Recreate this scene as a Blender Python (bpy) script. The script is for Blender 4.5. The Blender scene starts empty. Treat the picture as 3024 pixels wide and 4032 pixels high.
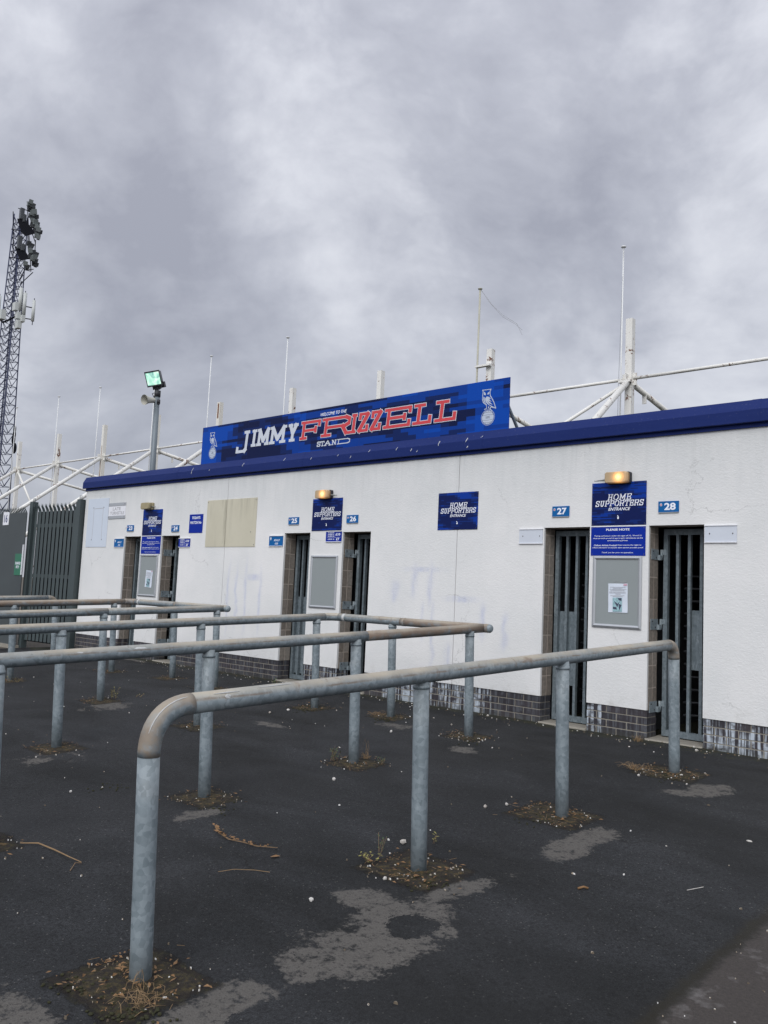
import bpy, math, random
from math import sin, cos, pi, radians, sqrt
from mathutils import Vector, Matrix, noise
random.seed(7)
S = bpy.context.scene
COL = S.collection

# ------------------------------------------------------------------ camera
YAW, PIT, ROL = -.7397, .0961, .0455
CAM = Vector((3.725, -8.1485, 1.1417))
fw = Vector((sin(YAW)*cos(PIT), cos(YAW)*cos(PIT), sin(PIT)))
rt = Vector((cos(YAW), -sin(YAW), 0)); up = rt.cross(fw)
rt2 = rt*cos(ROL)+up*sin(ROL); up2 = -rt*sin(ROL)+up*cos(ROL)
cd = bpy.data.cameras.new('camera'); cam = bpy.data.objects.new('camera', cd); COL.objects.link(cam)
m = Matrix((rt2, up2, -fw)).transposed().to_4x4(); m.translation = CAM
cam.matrix_world = m
cd.sensor_fit = 'VERTICAL'; cd.sensor_height = 36; cd.sensor_width = 27
cd.lens = 36*3276.4/4032; cd.clip_start = .05; cd.clip_end = 3000
S.camera = cam

# ------------------------------------------------------------------ render look
S.view_settings.view_transform = 'Standard'; S.view_settings.look = 'None'
S.view_settings.gamma = 1; S.view_settings.use_curve_mapping = False
S.view_settings.exposure = 0.0
S.cycles.max_bounces = 6; S.cycles.diffuse_bounces = 3

SUN_EL, SUN_AZ = radians(38), radians(158)        # azimuth from +Y clockwise: sun behind the viewer, in front of the wall
sund = Vector((sin(SUN_AZ)*cos(SUN_EL), cos(SUN_AZ)*cos(SUN_EL), sin(SUN_EL)))
sl = bpy.data.lights.new('sun', 'SUN'); sl.energy = 1.5; sl.angle = radians(35); sl.color = (1, .985, .965)
so = bpy.data.objects.new('sun', sl); COL.objects.link(so)
so.rotation_euler = sund.to_track_quat('Z', 'Y').to_euler()

def direc(px, py):
    d = fw + rt2*((px-1512)/3276.4) - up2*((py-2016)/3276.4)
    return d.normalized()

# ------------------------------------------------------------------ world: Nishita sky behind an overcast of procedural cloud
W = bpy.data.worlds.new('World'); S.world = W; W.use_nodes = True
nt = W.node_tree; nt.nodes.clear()
def N(nt, t, **k):
    n = nt.nodes.new(t)
    for a, v in k.items(): setattr(n, a, v)
    return n
def mth(nt, op, a, b=None, c=None, clamp=False):
    n = N(nt, 'ShaderNodeMath', operation=op); n.use_clamp = clamp
    for i, v in enumerate((a, b, c)):
        if v is None: continue
        if hasattr(v, 'is_linked'): nt.links.new(v, n.inputs[i])
        else: n.inputs[i].default_value = v
    return n.outputs[0]
def vmt(nt, op, a, b=None, out=0):
    n = N(nt, 'ShaderNodeVectorMath', operation=op)
    for i, v in enumerate((a, b)):
        if v is None: continue
        if hasattr(v, 'is_linked'): nt.links.new(v, n.inputs[i])
        elif isinstance(v, (int, float)): n.inputs[3].default_value = v
        else: n.inputs[i].default_value = v
    return n.outputs[out]
def ramp(nt, fac, stops, interp='LINEAR'):
    n = N(nt, 'ShaderNodeValToRGB'); n.color_ramp.interpolation = interp
    e = n.color_ramp.elements
    while len(e) > len(stops): e.remove(e[-1])
    while len(e) < len(stops): e.new(.5)
    for el, (p, c) in zip(e, stops):
        el.position = p; el.color = (*c, 1) if len(c) == 3 else c
    if hasattr(fac, 'is_linked'): nt.links.new(fac, n.inputs[0])
    else: n.inputs[0].default_value = fac
    return n.outputs[0]
def noi(nt, vec, scale, detail=4, rough=.5, dist=0, out=0):
    n = N(nt, 'ShaderNodeTexNoise')
    n.inputs['Scale'].default_value = scale; n.inputs['Detail'].default_value = detail
    n.inputs['Roughness'].default_value = rough; n.inputs['Distortion'].default_value = dist
    if vec is not None: nt.links.new(vec, n.inputs['Vector'])
    return n.outputs[out]
def mix(nt, fac, a, b, bt='MIX'):
    n = N(nt, 'ShaderNodeMix', data_type='RGBA', blend_type=bt)
    for i, v in ((0, fac), (6, a), (7, b)):
        if hasattr(v, 'is_linked'): nt.links.new(v, n.inputs[i])
        elif i == 0: n.inputs[0].default_value = v
        else: n.inputs[i].default_value = (*v, 1) if len(v) == 3 else v
    return n.outputs[2]
tc = N(nt, 'ShaderNodeTexCoord').outputs['Generated']
d0 = vmt(nt, 'NORMALIZE', tc)
wv = noi(nt, d0, 2.2, 3, .5, 0, 1)
wv = vmt(nt, 'SUBTRACT', wv, (.5, .5, .5))
wsc = N(nt, 'ShaderNodeVectorMath', operation='SCALE'); nt.links.new(wv, wsc.inputs[0]); wsc.inputs[3].default_value = .17
dw = vmt(nt, 'ADD', d0, wsc.outputs[0])
stretch = vmt(nt, 'MULTIPLY', dw, (1.0, 1.0, 1.35))
n1 = noi(nt, stretch, 2.6, 6, .52, .25)
n2 = noi(nt, stretch, 5.6, 7, .56, .15)
n3 = noi(nt, stretch, 12, 7, .6, .1)
base = mth(nt, 'ADD', mth(nt, 'MULTIPLY', mth(nt, 'SUBTRACT', n1, .5), 1.1), mth(nt, 'MULTIPLY', mth(nt, 'SUBTRACT', n2, .5), .80))
base = mth(nt, 'ADD', base, mth(nt, 'MULTIPLY', mth(nt, 'SUBTRACT', n3, .5), .50))
nb = noi(nt, vmt(nt, 'MULTIPLY', dw, (1.0, 1.0, 1.6)), 4.2, 5, .55, .1)
bil = mth(nt, 'SUBTRACT', mth(nt, 'MULTIPLY', mth(nt, 'ABSOLUTE', mth(nt, 'SUBTRACT', nb, .5)), 2.0), .2)
base = mth(nt, 'ADD', base, mth(nt, 'MULTIPLY', bil, .55))
nb2 = noi(nt, vmt(nt, 'MULTIPLY', dw, (1.0, 1.0, 1.6)), 9.5, 6, .55, .1)
bil2 = mth(nt, 'SUBTRACT', mth(nt, 'MULTIPLY', mth(nt, 'ABSOLUTE', mth(nt, 'SUBTRACT', nb2, .5)), 2.0), .2)
base = mth(nt, 'ADD', base, mth(nt, 'MULTIPLY', bil2, .30))
dwn = vmt(nt, 'NORMALIZE', dw)
for (px, py, rad, wgt) in [(560, 1080, .15, -.30), (330, 900, .13, -.16), (1950, 800, .17, -.20), (2280, 900, .12, -.16), (700, 1330, .12, -.14),
                           (1500, 1080, .12, -.06), (1700, 350, .16, -.10), (60, 550, .15, -.12),
                           (1180, 440, .10, .24), (800, 600, .10, .14), (1360, 620, .09, .16), (1150, 250, .1, .04), (2800, 700, .16, .12), (2900, 1350, .16, .16),
                           (1750, 1100, .1, .15), (2050, 1230, .1, .1), (150, 1380, .11, .30), (1350, 1400, .12, .2), (500, 1620, .1, .12), (780, 1050, .05, .12)]:
    c = direc(px, py)
    dt = vmt(nt, 'DOT_PRODUCT', dwn, tuple(c), out=1)
    k = 1/(rad*rad)
    g = mth(nt, 'EXPONENT', mth(nt, 'MULTIPLY', mth(nt, 'SUBTRACT', dt, 1.0), 2*k*.5*1.4))
    base = mth(nt, 'ADD', base, mth(nt, 'MULTIPLY', g, wgt))
fac = mth(nt, 'ADD', base, .52, clamp=True)
cl = ramp(nt, fac, [(.0, (3.6, 3.72, 4.35)), (.35, (4.8, 4.95, 5.6)), (.7, (6.6, 6.75, 7.35)), (1, (8.0, 8.15, 8.6))])
# an overcast is brighter overhead and round the hidden sun
sep = N(nt, 'ShaderNodeSeparateXYZ'); nt.links.new(d0, sep.inputs[0])
dz = sep.outputs[2]
zen = mth(nt, 'MULTIPLY', mth(nt, 'POWER', mth(nt, 'MAXIMUM', dz, 0), 2.0), .5)
sd = vmt(nt, 'DOT_PRODUCT', d0, tuple(sund), out=1)
sg = mth(nt, 'MULTIPLY', mth(nt, 'POWER', mth(nt, 'MAXIMUM', mth(nt, 'MULTIPLY_ADD', sd, .5, .5), 0), 3.0), 0.95)
gain = mth(nt, 'ADD', 1.0, mth(nt, 'ADD', zen, sg))
gm = N(nt, 'ShaderNodeCombineXYZ')
for i in range(3): nt.links.new(gain, gm.inputs[i])
cl = mix(nt, 1, cl, gm.outputs[0], 'MULTIPLY')
gnd = mth(nt, 'MULTIPLY', mth(nt, 'ADD', dz, .0), -12, clamp=True)
cl = mix(nt, gnd, cl, (1.2, 1.2, 1.25))
sky = N(nt, 'ShaderNodeTexSky', sky_type='NISHITA'); sky.sun_disc = False
sky.sun_elevation = SUN_EL; sky.sun_rotation = SUN_AZ
fin = mix(nt, .9, sky.outputs[0], cl)
bg = N(nt, 'ShaderNodeBackground'); bg.inputs[1].default_value = .1
nt.links.new(fin, bg.inputs[0])
wo = N(nt, 'ShaderNodeOutputWorld'); nt.links.new(bg.outputs[0], wo.inputs[0])

# ------------------------------------------------------------------ materials
M = {}
def newmat(name):
    mt = bpy.data.materials.new(name); mt.use_nodes = True
    t = mt.node_tree; b = t.nodes['Principled BSDF']; M[name] = mt
    return mt, t, b
def setin(t, b, k, v):
    if hasattr(v, 'is_linked'): t.links.new(v, b.inputs[k])
    elif isinstance(v, tuple) and len(v) == 3: b.inputs[k].default_value = (*v, 1)
    else: b.inputs[k].default_value = v
def bump(t, b, h, strength=.3, dist=.01):
    n = N(t, 'ShaderNodeBump'); n.inputs['Strength'].default_value = strength; n.inputs['Distance'].default_value = dist
    t.links.new(h, n.inputs['Height']); t.links.new(n.outputs[0], b.inputs['Normal'])
def geo(t): return N(t, 'ShaderNodeNewGeometry')
def simple(name, col, rough=.6, metal=0, var=.12, scale=8, bs=0, bd=.002, bscale=60, spec=.5):
    mt, t, b = newmat(name); p = geo(t).outputs['Position']
    n = noi(t, p, scale, 5, .6)
    c = mix(t, n, tuple(x*(1-var) for x in col), tuple(min(1, x*(1+var)) for x in col))
    setin(t, b, 'Base Color', c); setin(t, b, 'Roughness', rough); setin(t, b, 'Metallic', metal); setin(t, b, 'Specular IOR Level', spec)
    if bs: bump(t, b, noi(t, p, bscale, 4, .6), bs, bd)
    return mt
def xyz(t, v):
    n = N(t, 'ShaderNodeSeparateXYZ'); t.links.new(v, n.inputs[0]); return n.outputs
def scl(t, v, s):
    return vmt(t, 'MULTIPLY', v, s)

# white rendered wall
mt, t, b = newmat('white_render'); p = geo(t).outputs['Position']; X, Y, Z = xyz(t, p)
big = noi(t, p, .9, 4, .6, .3)
c = ramp(t, big, [(.3, (.69, .70, .69)), (.7, (.79, .785, .77))])
streak = noi(t, scl(t, p, (5, 5, .5)), 1.6, 5, .6)
sf = mth(t, 'MULTIPLY', ramp(t, streak, [(.52, (0, 0, 0)), (.8, (1, 1, 1))]), .12)
c = mix(t, sf, c, (.60, .63, .63))
# grime running down from the coping
hi = mth(t, 'MULTIPLY', mth(t, 'SUBTRACT', Z, 2.0), 1.0, clamp=True)
c = mix(t, mth(t, 'MULTIPLY', hi, mth(t, 'MULTIPLY_ADD', noi(t, scl(t, p, (3, 3, .6)), 2.5, 6, .65), .9, .0)), c, (.47, .50, .50))
# splashed dirt at the bottom edge
lo = mth(t, 'MULTIPLY', mth(t, 'SUBTRACT', .26, Z), 5, clamp=True)
ln = ramp(t, noi(t, p, 7, 6, .7), [(.5, (0, 0, 0)), (.75, (1, 1, 1))])
c = mix(t, mth(t, 'MULTIPLY', lo, mth(t, 'MULTIPLY', ln, .55)), c, (.40, .39, .35))
# runs of grime below the coping and round the openings, scuffs
run = ramp(t, noi(t, scl(t, p, (14, 14, .45)), 1.3, 4, .6), [(.56, (0, 0, 0)), (.70, (1, 1, 1))])
c = mix(t, mth(t, 'MULTIPLY', run, mth(t, 'MULTIPLY_ADD', hi, .13, .02)), c, (.36, .37, .35))
scf = ramp(t, noi(t, scl(t, p, (2.2, 2.2, 4)), 2.3, 7, .72, .8), [(.64, (0, 0, 0)), (.70, (1, 1, 1))])
c = mix(t, mth(t, 'MULTIPLY', scf, .22), c, (.45, .45, .44))
# ghosts of scrubbed off blue spray paint: tall loose strokes
gh = None
for (gx, gz, wx, wz) in [(-6.95, .95, .03, .50), (-6.75, .95, .035, .45), (-6.52, .98, .03, .50), (-6.18, .95, .035, .45), (-6.35, 1.28, .17, .05),
                         (-2.98, .80, .03, .22), (-2.79, .66, .03, .36), (-3.12, 1.30, .05, .20), (-2.86, 1.26, .045, .26), (-3.45, 1.16, .06, .14), (-2.99, 1.45, .25, .035),
                         (-2.05, .85, .04, .22), (-1.72, .75, .04, .2), (-2.35, 1.1, .2, .04), (-2.55, .35, .05, .2)]:
    off = mth(t, 'MULTIPLY', mth(t, 'SUBTRACT', noi(t, p, 3.1, 2, .5), .5), .16)
    dx = mth(t, 'DIVIDE', mth(t, 'SUBTRACT', mth(t, 'ADD', X, off), gx), wx)
    dzz = mth(t, 'DIVIDE', mth(t, 'SUBTRACT', Z, gz), wz)
    d = mth(t, 'ADD', mth(t, 'MULTIPLY', dx, dx), mth(t, 'POWER', mth(t, 'ABSOLUTE', dzz), 4))
    g = mth(t, 'EXPONENT', mth(t, 'MULTIPLY', d, -1.0))
    gh = g if gh is None else mth(t, 'MAXIMUM', gh, g)
gh = mth(t, 'MULTIPLY', gh, mth(t, 'MULTIPLY', ramp(t, noi(t, scl(t, p, (6, 6, 2)), 3, 5, .7), [(.30, (.2, .2, .2)), (.62, (1, 1, 1))]), .75))
c = mix(t, gh, c, (.53, .56, .68))
cb_ = N(t, 'ShaderNodeTexVoronoi', feature='DISTANCE_TO_EDGE'); cb_.inputs['Scale'].default_value = .5
t.links.new(vmt(t, 'ADD', p, scl(t, noi(t, p, 3, 5, .7, 0, 1), (.5, .5, .12))), cb_.inputs['Vector'])
hc = mth(t, 'MULTIPLY', mth(t, 'LESS_THAN', cb_.outputs['Distance'], .0022), ramp(t, noi(t, p, 1.1, 2, .5), [(.52, (0, 0, 0)), (.58, (1, 1, 1))]))
c = mix(t, mth(t, 'MULTIPLY', hc, .35), c, (.30, .30, .29))
setin(t, b, 'Base Color', c); setin(t, b, 'Roughness', .85)
tn = mth(t, 'ADD', noi(t, scl(t, p, (1, 1, 1.7)), 34, 5, .62, .6), mth(t, 'MULTIPLY', noi(t, p, 5, 3, .5), .8))
bump(t, b, tn, .42, .008)

# engineering brick
mt, t, b = newmat('dark_brick'); g_ = geo(t); p = g_.outputs['Position']; X, Y, Z = xyz(t, p)
oi = N(t, 'ShaderNodeObjectInfo').outputs['Random']
c = ramp(t, oi, [(0, (.026, .023, .028)), (.5, (.040, .034, .040)), (1, (.060, .048, .054))])
c = mix(t, mth(t, 'MULTIPLY', noi(t, p, 14, 5, .65), .6), c, (.034, .034, .04))
bl = mth(t, 'GREATER_THAN', X, .5)
bl2 = mth(t, 'MULTIPLY', mth(t, 'GREATER_THAN', X, -3.6), mth(t, 'LESS_THAN', X, -1.9))
bl3 = mth(t, 'MULTIPLY', mth(t, 'GREATER_THAN', X, -.7), mth(t, 'LESS_THAN', X, -.5))
bl4 = mth(t, 'MULTIPLY', mth(t, 'GREATER_THAN', X, -5.2), mth(t, 'LESS_THAN', X, -4.4))
wgt = mth(t, 'MAXIMUM', mth(t, 'MAXIMUM', bl, bl2), mth(t, 'MAXIMUM', bl3, mth(t, 'MULTIPLY', bl4, .6)))
wgt = mth(t, 'MAXIMUM', wgt, .12)
drip = ramp(t, noi(t, scl(t, p, (22, 22, 1.6)), 1, 4, .6), [(.47, (0, 0, 0)), (.56, (1, 1, 1))])
patch = ramp(t, noi(t, scl(t, p, (3, 3, 5)), 2.4, 4, .6), [(.34, (0, 0, 0)), (.52, (1, 1, 1))])
c = mix(t, mth(t, 'MULTIPLY', mth(t, 'MULTIPLY', drip, patch), mth(t, 'MULTIPLY', wgt, .95)), c, (.50, .56, .62))
green = mth(t, 'MULTIPLY', mth(t, 'SUBTRACT', -.14, Z), 9, clamp=True)
c = mix(t, mth(t, 'MULTIPLY', green, .5), c, (.07, .075, .055))
setin(t, b, 'Base Color', c); setin(t, b, 'Roughness', .45)
bump(t, b, noi(t, p, 70, 4, .6), .35, .002)

def tinted(name, stops, rough=.8, nscale=30, bs=.5, bd=.004):
    mt, t, b = newmat(name); p = geo(t).outputs['Position']
    oi = N(t, 'ShaderNodeObjectInfo').outputs['Random']
    c = ramp(t, oi, stops)
    n = noi(t, p, nscale, 6, .65)
    c = mix(t, 1, c, ramp(t, n, [(.25, (.62, .62, .62)), (.75, (1.2, 1.2, 1.2))]), 'MULTIPLY')
    setin(t, b, 'Base Color', c); setin(t, b, 'Roughness', rough); bump(t, b, n, bs, bd)
    return mt, t, b
tinted('block_stone', [(0, (.21, .18, .15)), (.5, (.26, .225, .19)), (1, (.31, .28, .245))], nscale=26)
simple('mortar', (.27, .25, .21), .9, 0, .25, 30, .4)
simple('block_mortar', (.46, .40, .34), .9, 0, .2, 30, .4)
simple('concrete_step', (.27, .25, .21), .85, 0, .25, 14, .5)
simple('dark_joint', (.05, .05, .05), .9)
# coping sheet metal
mt, t, b = newmat('coping_blue'); p = geo(t).outputs['Position']
c = mix(t, noi(t, scl(t, p, (.7, 3, 5)), 2, 5, .6), (.006, .017, .108), (.012, .028, .140))
c = mix(t, mth(t, 'MULTIPLY', ramp(t, noi(t, p, 60, 2, .5), [(.66, (0, 0, 0)), (.72, (1, 1, 1))]), .12), c, (.3, .33, .4))
setin(t, b, 'Base Color', c); setin(t, b, 'Roughness', .55); setin(t, b, 'Specular IOR Level', .15); bump(t, b, noi(t, scl(t, p, (.6, 2, 3)), 2, 3, .5), .3, .02)
simple('dropping_white', (.7, .72, .75), .8)
simple('roof_felt', (.08, .08, .085), .9)
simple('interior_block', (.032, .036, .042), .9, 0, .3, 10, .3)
simple('turnstile_steel', (.035, .039, .046), .6, .1)

# galvanised steel
def galv(name, brown, a=(.150, .188, .207), bb=(.258, .304, .328), extra=0, ex=((.17, .115, .08), (.27, .20, .145))):
    mt, t, b = newmat(name); g_ = geo(t); p = g_.outputs['Position']
    v = N(t, 'ShaderNodeTexVoronoi'); v.inputs['Scale'].default_value = 42
    dn = vmt(t, 'ADD', p, scl(t, noi(t, p, 18, 2, .5, 0, 1), (.03, .03, .03))); t.links.new(dn, v.inputs['Vector'])
    r = xyz(t, v.outputs['Color'])[0]
    f = mth(t, 'ADD', mth(t, 'MULTIPLY', r, .40), mth(t, 'MULTIPLY', noi(t, p, 11, 5, .65), .65))
    c = ramp(t, f, [(.25, a), (.75, bb)])
    c = mix(t, mth(t, 'MULTIPLY', ramp(t, noi(t, scl(t, p, (16, 16, 4)), 1.2, 5, .7), [(.56, (0, 0, 0)), (.72, (1, 1, 1))]), .45), c, (.40, .455, .485))
    nz = xyz(t, g_.outputs['Normal'])[2]
    if extra:
        em = ramp(t, mth(t, 'ADD', noi(t, p, 6, 6, .65, .5), mth(t, 'MULTIPLY', nz, .10)), [(.46-extra*.22, (0, 0, 0)), (.66-extra*.22, (1, 1, 1))])
        c = mix(t, mth(t, 'MULTIPLY', em, .92), c, mix(t, noi(t, p, 8, 6, .65), ex[0], ex[1]))
    top = mth(t, 'MULTIPLY', mth(t, 'SUBTRACT', nz, .1), 1.6, clamp=True)
    bn = ramp(t, noi(t, p, 2.3, 5, .6, .4), [(.38, (0, 0, 0)), (.62, (1, 1, 1))])
    bf = mth(t, 'MULTIPLY', mth(t, 'MULTIPLY', top, mth(t, 'MULTIPLY_ADD', bn, .55, .45)), brown)
    c = mix(t, bf, c, mix(t, noi(t, p, 4, 4, .6), (.30, .245, .175), (.50, .47, .39)))
    line = mth(t, 'EXPONENT', mth(t, 'MULTIPLY', mth(t, 'POWER', mth(t, 'MULTIPLY', mth(t, 'SUBTRACT', mth(t, 'MULTIPLY_ADD', noi(t, p, 9, 4, .7), .3, nz), .47), 9), 2), -1))
    ln = ramp(t, noi(t, p, 7, 6, .7), [(.42, (0, 0, 0)), (.58, (1, 1, 1))])
    c = mix(t, mth(t, 'MULTIPLY', mth(t, 'MULTIPLY', line, ln), brown*.85), c, (.175, .135, .10))
    under = mth(t, 'MULTIPLY', mth(t, 'MULTIPLY', nz, -1.4, clamp=True), brown*.35)  # darker downward faces: shade of a top-lit tube painted into the colour
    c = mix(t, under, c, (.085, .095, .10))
    rs = ramp(t, noi(t, scl(t, p, (1, 1, 1)), 6.5, 6, .7, .8), [(.60, (0, 0, 0)), (.68, (1, 1, 1))])
    c = mix(t, mth(t, 'MULTIPLY', rs, brown*.55), c, (.19, .125, .085))
    sp = ramp(t, noi(t, p, 38, 3, .6), [(.70, (0, 0, 0)), (.75, (1, 1, 1))])
    c = mix(t, mth(t, 'MULTIPLY', sp, .55*min(1, brown+.2)), c, (.07, .065, .06))
    setin(t, b, 'Base Color', c); setin(t, b, 'Metallic', .08); setin(t, b, 'Roughness', mth(t, 'MULTIPLY_ADD', noi(t, p, 20, 3, .5), .3, .44))
    bump(t, b, noi(t, p, 45, 4, .6), .12, .002)
    return mt
galv('galvanised', .12); galv('galvanised_rail', 1.0); galv('galvanised_gate', .0, (.10, .13, .145), (.17, .205, .225))
galv('rusty_rail', .8, extra=.55)
galv('tan_elbow', .35, extra=.42, ex=((.17, .13, .095), (.34, .285, .22)))
simple('weld_white', (.52, .53, .52), .5, 0, .2, 40)

# white painted steel with rust blooms
mt, t, b = newmat('white_steel'); g_ = geo(t); p = g_.outputs['Position']; nz = xyz(t, g_.outputs['Normal'])[2]
c = mix(t, noi(t, p, 1.3, 5, .6), (.70, .68, .62), (.83, .83, .80))
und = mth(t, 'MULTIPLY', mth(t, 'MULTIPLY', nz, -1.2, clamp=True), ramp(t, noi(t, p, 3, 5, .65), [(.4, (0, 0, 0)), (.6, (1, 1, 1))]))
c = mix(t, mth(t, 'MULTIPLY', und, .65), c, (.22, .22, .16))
rs = ramp(t, noi(t, p, 3.4, 7, .75, 1.0), [(.585, (0, 0, 0)), (.61, (1, 1, 1))])
c = mix(t, rs, c, (.15, .06, .03))
setin(t, b, 'Base Color', c); setin(t, b, 'Roughness', .5)
mt, t, b = newmat('cream_steel'); p = geo(t).outputs['Position']
c = mix(t, noi(t, scl(t, p, (3, 3, .5)), 1.3, 5, .6), (.66, .63, .55), (.80, .79, .74))
rs = ramp(t, noi(t, scl(t, p, (5, 5, .45)), 1.2, 5, .6), [(.63, (0, 0, 0)), (.70, (1, 1, 1))])
c = mix(t, mth(t, 'MULTIPLY', rs, .75), c, (.36, .20, .09))
setin(t, b, 'Base Color', c); setin(t, b, 'Roughness', .55)
simple('rust', (.17, .07, .035), .8, 0, .4, 12, .4)
simple('fibreglass', (.72, .73, .72), .5)
simple('algae_pole', (.42, .41, .33), .6, 0, .2, 3)
simple('rope', (.35, .36, .38), .7)

simple('fence_green', (.052, .069, .071), .5, 0, .18, 3, .1, .003, 12)
simple('fence_sheet', (.050, .061, .064), .5, 0, .3, 1.2, .12, .004, 8)
simple('tower_steel', (.030, .038, .085), .6, .1, .3, 2)
simple('tower_dark', (.009, .010, .014), .8, spec=.1)
simple('lamp_casing', (.085, .092, .10), .5, .2, .2, 6)
simple('lamp_glass', (.26, .29, .29), .2, .2, .2, 6)
simple('antenna_white', (.52, .54, .52), .5)
simple('pole_grey', (.17, .20, .22), .5, .2, .15, 5)
simple('black_metal', (.03, .03, .035), .5, .2)
simple('horn_cream', (.50, .49, .43), .5)
simple('sign_white', (.78, .79, .82), .4)
simple('sign_pale', (.60, .64, .70), .5, 0, .05)
simple('print_white', (.82, .85, .92), .5, 0, .04)
simple('banner_white', (.60, .64, .70), .6, 0, .05, spec=.1)
simple('crest_pale', (.50, .56, .66), .6, 0, .05, spec=.1)
simple('print_grey', (.42, .42, .44), .6, 0, .2, 40)
simple('print_navy', (.02, .025, .12), .5)
simple('print_dark', (.05, .06, .10), .5)
simple('print_red', (.60, .045, .055), .4, 0, .08)
simple('sign_royal', (.004, .026, .30), .5, 0, .10, 3, spec=.12)
simple('sign_sky', (.006, .115, .34), .5, 0, .1, 3, spec=.15)
simple('sign_green', (.02, .155, .085), .4, 0, .12, 6)
simple('light_blue_board', (.60, .66, .74), .5, 0, .05, 4)
simple('steel_frame', (.46, .48, .50), .32, .5, .1, 8)
simple('notice_grey', (.27, .30, .30), .35, 0, .07, 2)
simple('paper', (.66, .72, .80), .7, 0, .05, 20)
simple('paper_photo', (.30, .48, .52), .7, 0, .6, 45)
simple('pink', (.62, .38, .46), .7)
simple('beige_plastic', (.34, .29, .17), .55, 0, .15, 9)
simple('bracket_grey', (.20, .21, .20), .6)
simple('screw', (.12, .12, .12), .5)
mt, t, b = newmat('stained_board'); p = geo(t).outputs['Position']; X, Y, Z = xyz(t, p)
c = mix(t, noi(t, p, 1.8, 5, .6), (.50, .47, .36), (.62, .59, .47))
s1 = ramp(t, noi(t, scl(t, p, (9, 9, .8)), 1.1, 5, .65), [(.5, (0, 0, 0)), (.72, (1, 1, 1))])
e1 = mth(t, 'MULTIPLY', mth(t, 'SUBTRACT', Z, 2.1), 2.4, clamp=True)
near = mth(t, 'EXPONENT', mth(t, 'MULTIPLY', mth(t, 'ABSOLUTE', mth(t, 'ADD', X, 7.15)), -9))
c = mix(t, mth(t, 'MULTIPLY', s1, mth(t, 'MAXIMUM', mth(t, 'MULTIPLY', e1, .55), mth(t, 'MULTIPLY', near, .8))), c, (.24, .23, .17))
setin(t, b, 'Base Color', c); setin(t, b, 'Roughness', .8)

def pixel_blue(name, sx, sz, seed, mode):
    mt, t, b = newmat(name); p = geo(t).outputs['Position']; X, Y, Z = xyz(t, p)
    cx = mth(t, 'MULTIPLY', mth(t, 'FLOOR', mth(t, 'DIVIDE', X, sx)), sx)
    cz = mth(t, 'MULTIPLY', mth(t, 'FLOOR', mth(t, 'DIVIDE', Z, sz)), sz)
    cb = N(t, 'ShaderNodeCombineXYZ'); t.links.new(cx, cb.inputs[0]); cb.inputs[1].default_value = seed; t.links.new(cz, cb.inputs[2])
    n = noi(t, scl(t, cb.outputs[0], (1, 1, 2.2)), .16/sx, 1, .5)
    row = noi(t, scl(t, cb.outputs[0], (.35, 1, 9)), .30/sx, 1, .5)
    f = mth(t, 'ADD', mth(t, 'MULTIPLY', n, .55), mth(t, 'MULTIPLY', row, .45))
    if mode:
        for c0 in (-7.75, -2.05):
            f = mth(t, 'ADD', f, mth(t, 'MULTIPLY', mth(t, 'EXPONENT', mth(t, 'MULTIPLY', mth(t, 'POWER', mth(t, 'ABSOLUTE', mth(t, 'SUBTRACT', cx, c0)), 2), -5)), .13))
        st_ = [(0, (.004, .010, .055)), (.50, (.005, .018, .10)), (.545, (.003, .042, .27)), (.62, (.002, .060, .38))]
    else:
        f = mth(t, 'ADD', f, mth(t, 'MULTIPLY', mth(t, 'SUBTRACT', cz, 2.30), .9, clamp=True))
        st_ = [(0, (.005, .013, .085)), (.54, (.007, .026, .155)), (.60, (.004, .038, .29))]
    c = ramp(t, f, st_, 'CONSTANT')
    setin(t, b, 'Base Color', c); setin(t, b, 'Roughness', .5); setin(t, b, 'Specular IOR Level', .12)
pixel_blue('banner_blue', .135, .048, 3.3, 1)
pixel_blue('supporter_blue', .042, .0135, 1.7, 0)

# lit lamps
mt, t, b = newmat('lit_lens'); tcn = N(t, 'ShaderNodeTexCoord').outputs['Object']
rr = mth(t, 'MULTIPLY', vmt(t, 'LENGTH', vmt(t, 'SUBTRACT', tcn, (.035, -.05, 0)), out=1), 11)
gl = mth(t, 'EXPONENT', mth(t, 'MULTIPLY', mth(t, 'POWER', rr, 1.5), -2.2))
rb = mth(t, 'MULTIPLY_ADD', noi(t, scl(t, tcn, (60, 60, 60)), 1, 2, .5), .8, .5)
setin(t, b, 'Base Color', (.40, .31, .19)); setin(t, b, 'Roughness', .3)
setin(t, b, 'Emission Color', ramp(t, gl, [(0, (.35, .17, .06)), (.35, (1, .42, .07)), (.8, (1, .72, .30))]))
setin(t, b, 'Emission Strength', mth(t, 'MULTIPLY', mth(t, 'MULTIPLY_ADD', gl, 1.9, .10), rb))
mt, t, b = newmat('lit_flood'); tcn = N(t, 'ShaderNodeTexCoord').outputs['Object']
n = noi(t, tcn, 4, 2, .5, 1.2)
setin(t, b, 'Base Color', (.3, .4, .35)); setin(t, b, 'Roughness', .2)
setin(t, b, 'Emission Color', ramp(t, n, [(.35, (.18, .52, .48)), (.5, (.45, .95, .72)), (.62, (.85, 1, .9))]))
setin(t, b, 'Emission Strength', mth(t, 'MULTIPLY_ADD', n, .9, .35))

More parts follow.
